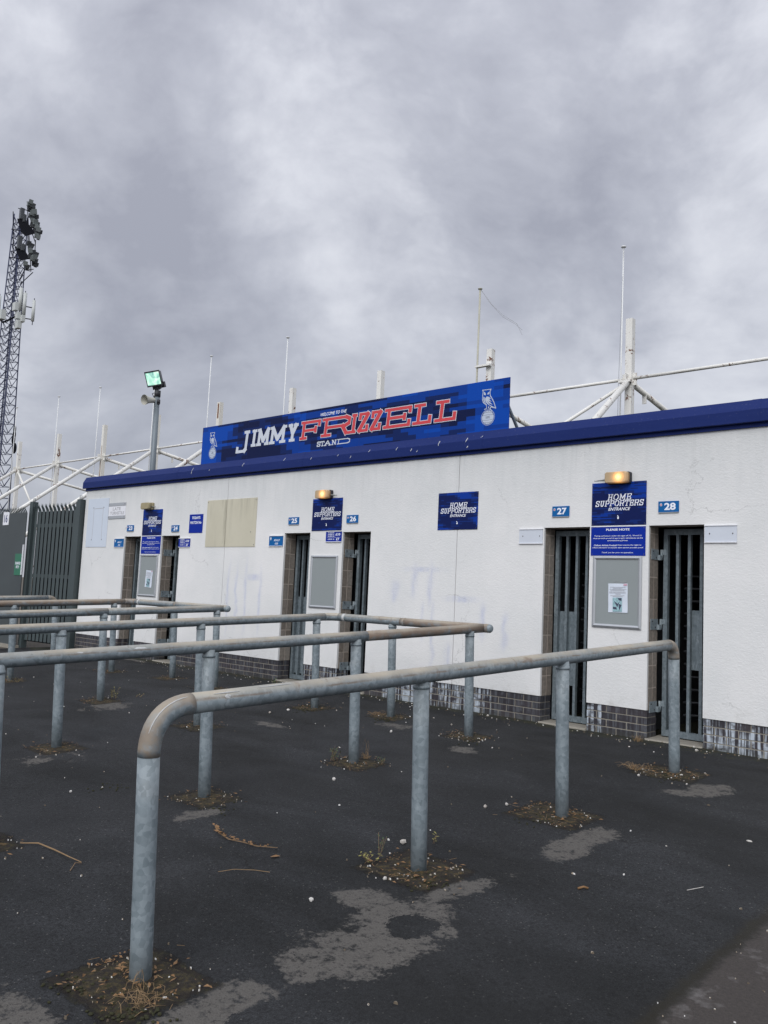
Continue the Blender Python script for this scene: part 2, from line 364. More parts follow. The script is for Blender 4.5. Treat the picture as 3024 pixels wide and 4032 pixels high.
# tarmac with worn patches, an older strip and dirt
mt, t, b = newmat('tarmac'); p = geo(t).outputs['Position']; X, Y, Z = xyz(t, p)
fine = noi(t, p, 160, 3, .7); mid = noi(t, p, 2.2, 5, .6); mott = noi(t, p, 24, 5, .7)
c = ramp(t, mid, [(.3, (.0085, .0092, .0098)), (.7, (.0155, .0162, .0172))])
c = mix(t, 1, c, ramp(t, fine, [(.3, (.4, .4, .4)), (.52, (1, 1, 1)), (.75, (2.2, 2.2, 2.2))]), 'MULTIPLY')
c = mix(t, 1, c, ramp(t, noi(t, p, 55, 4, .75), [(.3, (.6, .6, .6)), (.7, (1.5, 1.5, 1.5))]), 'MULTIPLY')
c = mix(t, mth(t, 'MULTIPLY', ramp(t, mott, [(.62, (0, 0, 0)), (.75, (1, 1, 1))]), .5), c, (.012, .012, .013))
vs = N(t, 'ShaderNodeTexVoronoi'); vs.inputs['Scale'].default_value = 85; t.links.new(p, vs.inputs['Vector'])
spk = mth(t, 'MULTIPLY', mth(t, 'GREATER_THAN', xyz(t, vs.outputs['Color'])[0], .955), mth(t, 'LESS_THAN', vs.outputs['Distance'], .34))
c = mix(t, mth(t, 'MULTIPLY', spk, .7), c, (.075, .073, .068))
spd = mth(t, 'LESS_THAN', xyz(t, vs.outputs['Color'])[1], .16)
c = mix(t, mth(t, 'MULTIPLY', spd, .6), c, (.0045, .0045, .005))
pit = ramp(t, noi(t, scl(t, p, (1, 1, 1)), 11, 5, .7, .4), [(.66, (0, 0, 0)), (.72, (1, 1, 1))])
c = mix(t, mth(t, 'MULTIPLY', pit, .75), c, (.0045, .0045, .005))
sky_sheen = ramp(t, noi(t, scl(t, p, (.6, 1.3, 1)), .95, 5, .6, .6), [(.34, (.70, .71, .68)), (.66, (2.1, 2.1, 2.15))])  # broad bands painting the sky's reflection on uneven tarmac into its tone
c = mix(t, 1, c, sky_sheen, 'MULTIPLY')
vc = N(t, 'ShaderNodeTexVoronoi', feature='DISTANCE_TO_EDGE'); vc.inputs['Scale'].default_value = .55
t.links.new(vmt(t, 'ADD', p, scl(t, noi(t, p, 2.5, 5, .65, 0, 1), (.5, .5, 0))), vc.inputs['Vector'])
crk = mth(t, 'MULTIPLY', mth(t, 'LESS_THAN', vc.outputs['Distance'], .0035), ramp(t, noi(t, p, .9, 2, .5), [(.52, (0, 0, 0)), (.6, (1, 1, 1))]))
c = mix(t, mth(t, 'MULTIPLY', crk, .8), c, (.004, .004, .004))
# soft pale swathes, more sky reflection painted into the tarmac colour
c = mix(t, mth(t, 'MULTIPLY', ramp(t, noi(t, scl(t, p, (1, .55, 1)), .8, 4, .55), [(.48, (0, 0, 0)), (.75, (1, 1, 1))]), .4), c, (.030, .030, .031))
edge = mth(t, 'ADD', mth(t, 'MULTIPLY', mth(t, 'SUBTRACT', noi(t, p, 7, 3, .6), .5), 1.3), mth(t, 'MULTIPLY', mth(t, 'SUBTRACT', noi(t, p, 34, 5, .75), .5), 1.5))
def blobs(lst):
    out = None
    for (x, y, rx, ry, rot, wg) in lst:
        ca, sa = cos(rot), sin(rot)
        dx = mth(t, 'SUBTRACT', X, x); dy = mth(t, 'SUBTRACT', Y, y)
        u = mth(t, 'DIVIDE', mth(t, 'ADD', mth(t, 'MULTIPLY', dx, ca), mth(t, 'MULTIPLY', dy, sa)), rx)
        v = mth(t, 'DIVIDE', mth(t, 'SUBTRACT', mth(t, 'MULTIPLY', dy, ca), mth(t, 'MULTIPLY', dx, sa)), ry)
        d = mth(t, 'SUBTRACT', 1.0, mth(t, 'SQRT', mth(t, 'ADD', mth(t, 'MULTIPLY', u, u), mth(t, 'MULTIPLY', v, v))))
        d = mth(t, 'MULTIPLY', d, wg)
        out = d if out is None else mth(t, 'MAXIMUM', out, d)
    return out
worn = blobs([(1.16, -5.45, .26, .30, 0, 1), (1.10, -5.05, .27, .36, .15, 1), (1.08, -4.55, .11, .36, -.15, 1), (.86, -4.98, .3, .16, 0, 1), (1.28, -5.25, .16, .34, 0, 1), (1.12, -5.60, .20, .20, 0, 1.1),
              (1.14, -3.30, .14, .33, 0, 1), (1.16, -3.62, .16, .22, 0, 1), (1.24, -1.60, .2, .24, 0, .8), (1.12, -1.85, .16, .12, 0, .8),
              (1.12, -6.15, .16, .36, 0, 1), (.70, -6.66, .34, .14, 0, 1), (-.90, -1.85, .16, .14, 0, .9), (-3.05, -2.35, .3, .1, 0, .7), (-5.15, -3.0, .3, .3, 0, .55),
              (-.92, -4.75, .1, .3, 0, .6), (-3.1, -4.75, .22, .3, 0, .4), (-2.1, -1.4, .3, .15, 0, .5), (-9.2, -.25, .6, .1, 0, .8)])
hole = blobs([(1.20, -5.06, .13, .13, 0, 1), (1.3, -6.05, .09, .12, 0, 1)])
wm = mth(t, 'SUBTRACT', mth(t, 'ADD', worn, mth(t, 'MULTIPLY', edge, .75)), mth(t, 'MULTIPLY', mth(t, 'MAXIMUM', mth(t, 'ADD', hole, mth(t, 'MULTIPLY', edge, .9)), 0), 9))
wm = mth(t, 'ADD', wm, mth(t, 'MULTIPLY', mth(t, 'SUBTRACT', noi(t, p, 4.5, 4, .6, .4), .50), 1.2))
wmask = mth(t, 'MULTIPLY', ramp(t, wm, [(.12, (0, 0, 0)), (.30, (1, 1, 1))]), ramp(t, noi(t, p, 17, 6, .75), [(.36, (.05, .05, .05)), (.48, (1, 1, 1))]))
pock = ramp(t, noi(t, p, 48, 4, .7), [(.56, (1, 1, 1)), (.66, (.35, .35, .35))])
grey = mix(t, 1, mix(t, noi(t, p, 120, 3, .7), (.052, .047, .041), (.165, .155, .141)), pock, 'MULTIPLY')
c = mix(t, mth(t, 'MULTIPLY', wmask, .93), c, grey)
# older brown-grey surfacing beyond a ragged seam
old = mth(t, 'MULTIPLY', mth(t, 'SUBTRACT', mth(t, 'ADD', X, mth(t, 'MULTIPLY', edge, .05)), 2.335), 22, clamp=True)
oc = mix(t, noi(t, p, 75, 4, .8), (.014, .012, .0115), (.092, .080, .072))
oc = mix(t, mth(t, 'MULTIPLY', ramp(t, noi(t, p, 4.5, 5, .65), [(.57, (0, 0, 0)), (.67, (1, 1, 1))]), .7), oc, (.16, .15, .145))
c = mix(t, old, c, oc)
seam = mth(t, 'EXPONENT', mth(t, 'MULTIPLY', mth(t, 'POWER', mth(t, 'MULTIPLY', mth(t, 'SUBTRACT', mth(t, 'ADD', X, mth(t, 'MULTIPLY', edge, .05)), 2.33), 30), 2), -1))
c = mix(t, mth(t, 'MULTIPLY', seam, .75), c, (.020, .017, .010))
# earth round each post and moss along the wall foot
soil = None
SOIL = [(.75, -6.22), (.74, -4.48), (.74, -3.03), (.8, -1.3), (-1.22, -4.47), (-1.22, -2.95), (-1.26, -1.32), (-3.43, -4.47), (-3.43, -2.97), (-3.5, -1.33), (-2.5, -1.06),
        (-5.5, -2.9), (-5.5, -1.3), (-7.85, -2.95), (-7.9, -1.4), (-6.72, -1.15), (-1.3, -6.0)]
for (x, y) in SOIL:
    dx = mth(t, 'DIVIDE', mth(t, 'ABSOLUTE', mth(t, 'SUBTRACT', X, x)), .27 if x > .5 else .22); dy = mth(t, 'DIVIDE', mth(t, 'ABSOLUTE', mth(t, 'SUBTRACT', Y, y)), .24 if x > .5 else .2)
    d = mth(t, 'SUBTRACT', 1.0, mth(t, 'MAXIMUM', dx, dy))
    soil = d if soil is None else mth(t, 'MAXIMUM', soil, d)
sm = ramp(t, mth(t, 'ADD', soil, mth(t, 'MULTIPLY', edge, .28)), [(.0, (0, 0, 0)), (.10, (1, 1, 1))])
wallf = mth(t, 'MULTIPLY', mth(t, 'ADD', Y, .34), 4.0)
wallm = ramp(t, mth(t, 'ADD', wallf, mth(t, 'MULTIPLY', edge, 2.4)), [(.45, (0, 0, 0)), (.95, (1, 1, 1))])
sc_ = ramp(t, noi(t, p, 16, 6, .75), [(.32, (.006, .005, .004)), (.50, (.018, .013, .009)), (.60, (.028, .026, .010)), (.72, (.060, .036, .018))])
c = mix(t, mth(t, 'MULTIPLY', sm, .95), c, sc_)
c = mix(t, mth(t, 'MULTIPLY', wallm, .8), c, mix(t, noi(t, p, 10, 4, .6), (.016, .018, .013), (.045, .046, .022)))
# dirt bank by the fence on the far side
bank = mth(t, 'MULTIPLY', mth(t, 'GREATER_THAN', Y, -.9), mth(t, 'LESS_THAN', X, -13.2))
c = mix(t, bank, c, mix(t, noi(t, p, 6, 5, .6), (.05, .045, .035), (.15, .13, .105)))
setin(t, b, 'Base Color', c); setin(t, b, 'Roughness', mth(t, 'MULTIPLY_ADD', mid, .2, .74)); setin(t, b, 'Specular IOR Level', .3)
hh = mth(t, 'ADD', mth(t, 'MULTIPLY', fine, .55), mth(t, 'ADD', mth(t, 'MULTIPLY', mott, .5), mth(t, 'MULTIPLY', sm, -1.2)))
bump(t, b, hh, .9, .010)

mt, t, b = newmat('soil_litter'); p = geo(t).outputs['Position']
c = ramp(t, noi(t, p, 26, 6, .75), [(.30, (.005, .004, .0035)), (.46, (.020, .014, .009)), (.56, (.042, .034, .011)), (.66, (.10, .060, .024))])
setin(t, b, 'Base Color', c); setin(t, b, 'Roughness', .95); bump(t, b, noi(t, p, 90, 5, .7), 1, .01)
tinted('stone_white', [(0, (.42, .38, .33)), (1, (.68, .66, .62))], .8, 60)
mt, t, b = newmat('chip_mix'); p = geo(t).outputs['Position']
c = ramp(t, noi(t, p, 33, 1, .5), [(.40, (.12, .095, .065)), (.50, (.34, .29, .22)), (.56, (.70, .69, .66))], 'CONSTANT')
setin(t, b, 'Base Color', c); setin(t, b, 'Roughness', .8)
simple('dead_leaf', (.20, .11, .045), .7, 0, .4, 40)
simple('straw', (.25, .165, .085), .8, 0, .3, 30)
simple('twig', (.20, .13, .07), .8, 0, .4, 50)
simple('leaf_green', (.06, .11, .035), .6, 0, .4, 25)
simple('leaf_yellow', (.28, .26, .07), .6, 0, .4, 25)
simple('moss_tuft', (.028, .028, .010), .95, 0, .4, 40)

# ------------------------------------------------------------------ mesh helper
class MB:
    def __init__(s): s.v = []; s.f = []; s.sm = []
    def quad(s, *pts, smooth=False):
        i = len(s.v); s.v += [tuple(q) for q in pts]; s.f.append(tuple(range(i, i+len(pts)))); s.sm.append(smooth); return s
    def box(s, x0, x1, y0, y1, z0, z1, fr=None):
        P = [(x, y, z) for x in (x0, x1) for y in (y0, y1) for z in (z0, z1)]
        if fr: P = [tuple(fr @ Vector(q)) for q in P]
        i = len(s.v); s.v += P
        for q in ((0, 1, 3, 2), (4, 6, 7, 5), (0, 4, 5, 1), (2, 3, 7, 6), (0, 2, 6, 4), (1, 5, 7, 3)):
            s.f.append(tuple(i+k for k in q)); s.sm.append(False)
        return s
    def cbox(s, x0, x1, y0, y1, z0, z1, c=.003):
        """box with chamfered front (-y) edges"""
        i = len(s.v)
        s.v += [(x0, y0+c, z0), (x1, y0+c, z0), (x1, y0+c, z1), (x0, y0+c, z1), (x0+c, y0, z0+c), (x1-c, y0, z0+c), (x1-c, y0, z1-c), (x0+c, y0, z1-c),
                (x0, y1, z0), (x1, y1, z0), (x1, y1, z1), (x0, y1, z1)]
        for q in ((4, 5, 6, 7), (0, 1, 5, 4), (1, 2, 6, 5), (2, 3, 7, 6), (3, 0, 4, 7), (1, 0, 8, 9), (2, 1, 9, 10), (3, 2, 10, 11), (0, 3, 11, 8)):
            s.f.append(tuple(i+k for k in q)); s.sm.append(False)
        return s
    def tube(s, path, r, n=10, caps=True, square=False, smooth=True, r2=None):
        path = [Vector(q) for q in path]; i0 = len(s.v); L = len(path)
        tang = [(path[min(k+1, L-1)]-path[max(k-1, 0)]).normalized() for k in range(L)]
        up_ = Vector((0, 0, 1)) if abs(tang[0].z) < .9 else Vector((0, 1, 0))
        a = tang[0].cross(up_).normalized()
        for k in range(L):
            T = tang[k]; a = (a - T*a.dot(T)).normalized(); b_ = T.cross(a)
            rr = (r if r2 is None else r+(r2-r)*k/(L-1)) if not isinstance(r, (list, tuple)) else r[k]
            for j in range(n):
                th = 2*pi*(j+.5)/n
                s.v.append(tuple(path[k]+a*(rr*cos(th))+b_*(rr*sin(th))))
        for k in range(L-1):
            for j in range(n):
                j2 = (j+1) % n
                s.f.append((i0+k*n+j, i0+k*n+j2, i0+(k+1)*n+j2, i0+(k+1)*n+j)); s.sm.append(smooth and n > 5)
        if caps:
            s.f.append(tuple(i0+j for j in reversed(range(n)))); s.sm.append(False)
            s.f.append(tuple(i0+(L-1)*n+j for j in range(n))); s.sm.append(False)
        return s
    def ell(s, c, rx, ry, rz, nu=10, nv=6, jit=0):
        i = len(s.v)
        for a in range(nv+1):
            th = pi*a/nv
            for b_ in range(nu):
                ph = 2*pi*b_/nu; k = 1+random.uniform(-jit, jit)
                s.v.append((c[0]+rx*k*sin(th)*cos(ph), c[1]+ry*k*sin(th)*sin(ph), c[2]+rz*k*cos(th)))
        for a in range(nv):
            for b_ in range(nu):
                b2 = (b_+1) % nu
                s.f.append((i+a*nu+b_, i+(a+1)*nu+b_, i+(a+1)*nu+b2, i+a*nu+b2)); s.sm.append(jit == 0)
        return s
    def mesh(s, name):
        me = bpy.data.meshes.new(name); me.from_pydata(s.v, [], s.f)
        me.polygons.foreach_set('use_smooth', s.sm); me.update(); return me
    def build(s, name, mat, parent=None, origin=None):
        if origin is not None: s.v = [(x-origin[0], y-origin[1], z-origin[2]) for x, y, z in s.v]
        me = s.mesh(name); me.materials.append(M[mat]); o = bpy.data.objects.new(name, me); COL.objects.link(o)
        if origin is not None: o.location = origin
        if parent:
            o.parent = parent
            if parent.type == 'EMPTY' or tuple(parent.location) != (0, 0, 0):
                o.location = Vector(o.location) - world_of(parent)
        return o
def world_of(o):
    v = Vector((0, 0, 0))
    while o: v += Vector(o.location); o = o.parent
    return v
def inst(me, name, loc, parent=None, rot=None):
    o = bpy.data.objects.new(name, me); COL.objects.link(o)
    o.parent = parent; o.location = Vector(loc) - (world_of(parent) if parent else Vector((0, 0, 0)))
    if rot: o.rotation_euler = rot
    return o
def tag(o, label=None, cat=None, group=None, kind=None):
    if label: o['label'] = label
    if cat: o['category'] = cat
    if group: o['group'] = group
    if kind: o['kind'] = kind
    return o
def thing(name, loc, label, cat, group=None):
    o = bpy.data.objects.new(name, None); COL.objects.link(o); o.location = loc; o.empty_display_size = .1
    return tag(o, label, cat, group)

# ------------------------------------------------------------------ lettering
def text(s, x0, x1, z0, z1, y, mat, parent, bold=0, shear=0, name='lettering', frame=None):
    """flat print of s fitted into the box x0..x1, z0..z1 on a plane facing -y"""
    cu = bpy.data.curves.new('t', 'FONT'); cu.body = s; cu.offset = bold; cu.shear = shear; cu.resolution_u = 3; cu.fill_mode = 'FRONT'
    tmp = bpy.data.objects.new('t', cu); COL.objects.link(tmp)
    me = bpy.data.meshes.new_from_object(tmp); bpy.data.objects.remove(tmp); bpy.data.curves.remove(cu)
    xs = [v.co.x for v in me.vertices]; ys = [v.co.y for v in me.vertices]
    a0, a1, b0, b1 = min(xs), max(xs), min(ys), max(ys)
    for v in me.vertices:
        q = Vector((x0+(v.co.x-a0)/(a1-a0)*(x1-x0), y, z0+(v.co.y-b0)/(b1-b0)*(z1-z0)))
        v.co = frame @ q if frame else q
    me.materials.clear(); me.materials.append(M[mat]); me.name = name
    o = bpy.data.objects.new(name, me); COL.objects.link(o); o.parent = parent
    if parent: o.location = -world_of(parent)
    return o
G = {
 'F': [[(.12, 0), (.12, 1)], [(0, 1), (1, 1), (1, .76)], [(.12, .48), (.82, .48)], [(.82, .62), (.82, .36)], [(0, 0), (.3, 0)]],
 'R': [[(.12, 0), (.12, 1)], [(0, 1), (.82, 1), (.95, .88), (.95, .6), (.82, .48), (.12, .48)], [(.72, .48), (.88, 0), (1, 0)], [(0, 0), (.3, 0)]],
 'I': [[(.5, 0), (.5, 1)], [(0, 0), (1, 0)], [(0, 1), (1, 1)]],
 'Z': [[(0, .74), (0, 1), (1, 1), (0, 0), (1, 0), (1, .26)]],
 'E': [[(.14, 0), (.14, 1)], [(0, 1), (1, 1), (1, .76)], [(0, 0), (1, 0), (1, .24)], [(.14, .5), (.8, .5)], [(.8, .62), (.8, .38)]],
 'L': [[(.28, 0), (.28, 1)], [(0, 1), (.58, 1)], [(0, 0), (1, 0), (1, .3)]],
 'J': [[(.62, 1), (1, 1)], [(.84, 1), (.84, .1), (.72, 0), (0, 0), (0, .2)]],
 'M': [[(.13, 0), (.13, 1), (.5, .22), (.87, 1), (.87, 0)], [(0, 0), (.28, 0)], [(.72, 0), (1, 0)], [(0, 1), (.13, 1)], [(.87, 1), (1, 1)]],
 'Y': [[(.15, 1), (.5, .45), (.85, 1)], [(.5, .45), (.5, 0)], [(0, 1), (.34, 1)], [(.66, 1), (1, 1)], [(.26, 0), (.74, 0)]],
 'H': [[(.18, 0), (.18, 1)], [(.82, 0), (.82, 1)], [(.18, .5), (.82, .5)], [(0, 0), (.36, 0)], [(.64, 0), (1, 0)], [(0, 1), (.36, 1)], [(.64, 1), (1, 1)]],
 'O': [[(.3, 0), (.7, 0), (1, .28), (1, .72), (.7, 1), (.3, 1), (0, .72), (0, .28), (.3, 0)]],
 'S': [[(.95, .76), (.75, 1), (.28, 1), (.02, .82), (.08, .6), (.9, .42), (.98, .18), (.72, 0), (.28, 0), (.04, .2)], [(.95, .74), (.95, 1)], [(.03, 0), (.03, .26)]],
 'U': [[(.18, 1), (.18, .25), (.36, 0), (.66, 0), (.82, .25), (.82, 1)], [(0, 1), (.36, 1)], [(.66, 1), (1, 1)]],
 'P': [[(.18, 0), (.18, 1)], [(0, 1), (.78, 1), (.98, .86), (.98, .6), (.78, .45), (.18, .45)], [(0, 0), (.42, 0)]],
 'T': [[(.5, 0), (.5, 1)], [(0, .76), (0, 1), (1, 1), (1, .76)], [(.26, 0), (.74, 0)]],
 'A': [[(.12, 0), (.5, 1), (.88, 0)], [(.25, .35), (.75, .35)], [(0, 0), (.3, 0)], [(.7, 0), (1, 0)]],
 'N': [[(.15, 0), (.15, 1), (.85, 0), (.85, 1)], [(0, 0), (.3, 0)], [(0, 1), (.15, 1)], [(.7, 1), (1, 1)]],
 'D': [[(0, 1), (.82, 1), (1, .8), (1, .2), (.82, 0), (0, 0)], [(.1, 0), (.1, 1)]],
 'C': [[(.96, .74), (.75, 1), (.3, 1), (0, .72), (0, .28), (.3, 0), (.72, 0), (.98, .24)], [(.95, .7), (.95, 1)]],
 'W': [[(.12, 1), (.3, 0), (.5, .8), (.7, 0), (.88, 1)], [(0, 1), (.26, 1)], [(.74, 1), (1, 1)]],
}
def strokes(mb, polys, T, wx, wz, y, grow=0, st=[0]):
    """draws flat mitre-less strokes; every segment a hair in front of the one before it"""
    for pl in polys:
        P = [T(q) for q in pl]
        for k in range(len(P)-1):
            a, c = P[k], P[k+1]
            dx, dz = c[0]-a[0], c[1]-a[1]; L = math.hypot(dx, dz) or 1e-6
            ux, uz = dx/L, dz/L; nx, nz = -uz, ux
            h = (abs(nx)*wx+abs(nz)*wz)/2+grow
            e = min(wx, wz)*.48+grow
            st[0] = (st[0]+1) % 7; yy = y - st[0]*.00006
            mb.quad((a[0]-ux*e+nx*h, yy, a[1]-uz*e+nz*h), (a[0]-ux*e-nx*h, yy, a[1]-uz*e-nz*h), (c[0]+ux*e-nx*h, yy, c[1]+uz*e-nz*h), (c[0]+ux*e+nx*h, yy, c[1]+uz*e+nz*h))
def glyph(mb, ch, x0, x1, z0, z1, y, wx, wz, shear=.12, grow=0):
    def T(q):
        zz = z0+wz/2+q[1]*(z1-z0-wz)
        return (x0+wx/2+q[0]*(x1-x0-wx)+shear*(zz-z0), zz)
    strokes(mb, G[ch], T, wx, wz, y, grow)
NARROW = {'I': .55, 'W': 1.5, 'M': 1.3, 'J': .8, 'L': .85, 'E': .9, 'S': .9, ' ': .35}
def word(mb, s, x0, x1, z0, z1, y, wgt, shear=.18, gap=.14):
    tot = sum(NARROW.get(c, 1) for c in s)+gap*(len(s)-1)
    u = (x1-x0-shear*(z1-z0))/tot; x = x0
    for c in s:
        w = NARROW.get(c, 1)*u
        if c != ' ': glyph(mb, c, x, x+w, z0, z1, y, wgt*(z1-z0), wgt*.8*(z1-z0), shear)
        x += w+gap*u

# ------------------------------------------------------------------ ground
def gz(x, y):
    z = -.19+.038*max(-14, min(0, y))
    t_ = max(0, min(1, (y+1)/1)); z -= .022*t_*t_
    if x < -11.4: z -= min(.19, (-11.4-x)*.085)*max(0, min(1, (y+2.5)/1.5))
    if x < -13.0 and y > -.95: z += .05
    return z
def grid(xs, ys, wob=True):
    mb = MB(); nx = len(xs)
    for y in ys:
        for x in xs:
            z = gz(x, y)
            if wob and -17 < x < 5 and -10 < y < .3:
                z += .010*noise.noise(Vector((x*.9, y*.9, 0)))+.004*noise.noise(Vector((x*3.5, y*3.5, 5)))
            mb.v.append((x, y, z))
    for j in range(len(ys)-1):
        for i in range(nx-1):
            a = j*nx+i; mb.f.append((a, a+1, a+nx+1, a+nx)); mb.sm.append(True)
    return mb
def spaced(a, b_, s, far):
    L = [a+(b_-a)*k/int((b_-a)/s) for k in range(int((b_-a)/s)+1)]
    lo, hi = [], []
    d = .5; x = a
    while x > -far: x -= d; d *= 1.6; lo.append(x)
    d = .5; x = b_
    while x < far: x += d; d *= 1.6; hi.append(x)
    return lo[::-1]+L+hi
g = grid(spaced(-17, 5, .08, 900), spaced(-10, .6, .08, 900)).build('ground', 'tarmac'); tag(g, 'dark tarmac yard sloping down from the turnstile wall', kind='structure')

# ------------------------------------------------------------------ building
B = thing('turnstile_building', (-4, 2, -.2), 'long low white rendered turnstile block with navy coping and six barred openings', 'building')
XL, XR = -11.69, 6.0
DOORS = [(-10.145, -9.595), (-8.925, -8.375), (-5.672, -5.115), (-4.450, -3.920), (-1.240, -.672), (-.002, .565)]
TOP = 1.948; BRK = .078; HT = 2.95
JOINTS = [-7.112, -2.468]
SECT = []
x = XL
for a, c in DOORS: SECT.append((x, a)); x = c
SECT.append((x, XR))
# thin render coat, split by the two movement joints and the openings
edges = sorted([XL, XR]+[e for d in DOORS for e in d]+JOINTS)
mb = MB()
for i in range(len(edges)-1):
    a, c = edges[i], edges[i+1]
    a2 = a+.004 if a in JOINTS else a; c2 = c-.004 if c in JOINTS else c
    isd = any(abs(a-d[0]) < 1e-6 for d in DOORS)
    mb.box(a2, c2, -.012, .018, TOP if isd else BRK, HT)
mb.build('rendered_wall', 'white_render', B)
# block core behind the render, brick mortar backing below
core = MB()
for (a, c) in SECT:
    a1 = a+.002 if a != XL else a+.004; c1 = c-.002 if c != XR else c
    core.box(a1, c1, .0185, .212, BRK, TOP)
core.box(XL+.004, XR, .0185, .212, TOP+.001, HT)
core.build('block_core', 'block_mortar', B)
mo = MB()
for (a, c) in SECT: mo.box(a+(.004 if a != XL else .006), c-(.004 if c != XR else 0), .005, .211, -.34, BRK-.001)
mo.build('brick_mortar', 'mortar', B)
bricks = {}
def brick(x0, x1, k, y0=0., y1=.1025):
    """one brick of course k (0 = top) between x0 and x1"""
    z1 = BRK-.004-.075*k; z0 = z1-.065
    key = (round(x1-x0, 3), round(y1-y0, 3))
    if key not in bricks:
        w, d = key; me = MB().cbox(-w/2, w/2, -d/2, d/2, -.0325, .0325, .0025).mesh('brick'); me.materials.append(M['dark_brick']); bricks[key] = me
    o = inst(bricks[key], 'brick', ((x0+x1)/2, (y0+y1)/2+random.uniform(-.0015, .0015), (z0+z1)/2), B)
rest = MB()
for (a, c) in SECT:
    for k in range(5):
        full = (k % 2 == 0)
        # work leftwards from the arris beside the next opening
        x = c; first = True
        if c == XR:     # the last stretch runs on to the far side: start at its arris beside the opening
            x = a; spans = []
            if not full: spans.append((x, x+.1025)); x += .1125
            while x < XR-.05: spans.append((x, min(x+.215, XR))); x += .225
        else:
            spans = []
            if not full: spans.append((x-.1025, x)); x -= .1125
            while x-.215 > a-.001: spans.append((x-.215, x)); x -= .225
            if x-a > .03: spans.append((a, x))
        for (p0, p1) in spans:
            z1 = BRK-.004-.075*k
            if k == 4 or p0 > 1.9: rest.cbox(p0, p1, 0, .1025, z1-.065, z1, .0025); continue
            brick(p0, p1, k)
        # returns into the openings
        for e, sgn in ((a, 1), (c, -1)):
            if e in (XL, XR): continue
            p0, p1 = (e, e+.1025) if sgn > 0 else (e-.1025, e)
            z1 = BRK-.004-.075*k
            if sgn > 0 or k == 4: rest.cbox(p0, p1, .1125, .215, z1-.065, z1, .0025)
            else: brick(p0, p1, k, .1125 if full else .1035, .215)
tag(rest.build('brick_footing', 'dark_brick', B), kind='stuff')
# fair-faced blocks up both jambs of every opening
blk = {}
for di, d in enumerate(DOORS):
    for e, sgn in ((d[0], -1), (d[1], 1)):
        z = BRK
        while z < TOP-.02:
            h = min(.212, TOP-z-.004)
            for (y0, y1) in ((.0195, .107), (.120, .215)):
                key = (round(h, 3), round(y1-y0, 3))
                if key not in blk:
                    hh, dd = key; q = MB()
                    q.box(-.018, .018, -dd/2, dd/2, -hh/2, hh/2)
                    me = q.mesh('block'); me.materials.append(M['block_stone']); blk[key] = me
                inst(blk[key], 'block', (e+sgn*(.018+random.uniform(-.002, .0005)), (y0+y1)/2, z+h/2), B)
            z += .225
# coping in lengths
prof = [(-.018, 3.138), (-.080, 3.030), (-.083, 2.914), (-.070, 2.908), (-.034, 2.912), (-.034, 2.955), (.33, 2.975), (.33, 3.10)]
x = -11.735; k = 0
while x < XR:
    x1 = min(x+3.2, XR); q = MB(); n_ = len(prof)
    for xx in (x, x1-.003):
        q.v += [(xx, y, z) for y, z in prof]
    for j in range(n_):
        j2 = (j+1) % n_; q.f.append((j, j2, n_+j2, n_+j)); q.sm.append(False)
    q.f.append(tuple(range(n_))[::-1]); q.f.append(tuple(range(n_, 2*n_))); q.sm += [False, False]
    q.build('coping', 'coping_blue', B)
    if x > -11.7:      # lapped joint cover
        q = MB(); pj = [(-.018, 3.1405), (-.0825, 3.0315), (-.0858, 2.9125), (-.070, 2.9065)]
        for xx in (x-.045, x+.045): q.v += [(xx, a_, b_) for a_, b_ in pj]
        for j in range(3): q.f.append((j, j+1, j+5, j+4)); q.sm.append(False)
        q.build('joint_cover', 'coping_blue', B)
    x = x1
MB().box(-11.70, XR, -.034, -.0125, 2.868, 2.911).build('fixing_strip', 'coping_blue', B)
st = MB()
for xx in [-11.2+i*.78 for i in range(22)]: st.ell((xx, -.037, 2.888), .008, .005, .008, 6, 4)
tag(st.build('rivets', 'black_metal', B), kind='stuff')
dr = MB()
for (xx, zz, L) in [(-8.05, 3.07, .10), (-7.55, 3.02, .02), (-6.68, 3.06, .05), (-5.7, 3.07, .04), (-5.1, 3.03, .03), (-3.95, 3.05, .03), (-2.75, 3.06, .06), (-3.2, 3.0, .03), (-4.3, 2.99, .03), (-3.1, 2.97, .02), (-3.45, 3.04, .04), (-2.1, 3.07, .02), (-2.32, 3.06, .05), (-2.3, 2.96, .02), (-4.55, 3.03, .02)]:
    for k in range(5):
        z = zz-L*k/5; yy = -.018-(3.138-z)*.574 if z > 3.03 else -.0815
        dr.ell((xx+random.uniform(-.004, .004)-.004*k, yy-.003, z), .006*random.uniform(.5, 1.2), .002, L/6, 5, 4)
dr.build('bird_dropping', 'dropping_white', B)
MB().box(XL+.01, XR, .213, 4.3, 2.955, 3.02).build('flat_roof', 'roof_felt', B)
MB().box(XL, XL+.2, .213, 4.3, -.6, 2.954).build('end_wall', 'white_render', B)
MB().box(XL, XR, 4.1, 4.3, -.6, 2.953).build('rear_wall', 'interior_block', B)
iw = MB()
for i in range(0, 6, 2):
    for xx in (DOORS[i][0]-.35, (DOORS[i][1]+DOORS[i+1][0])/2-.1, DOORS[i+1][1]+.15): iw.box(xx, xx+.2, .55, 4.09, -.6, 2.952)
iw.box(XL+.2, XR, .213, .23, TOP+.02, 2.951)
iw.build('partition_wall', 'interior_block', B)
# concrete steps
for d in DOORS: MB().cbox(d[0]-.01, d[1]+.003, -.035, .5, -.4, -.196, .01).build('doorstep', 'concrete_step', B)

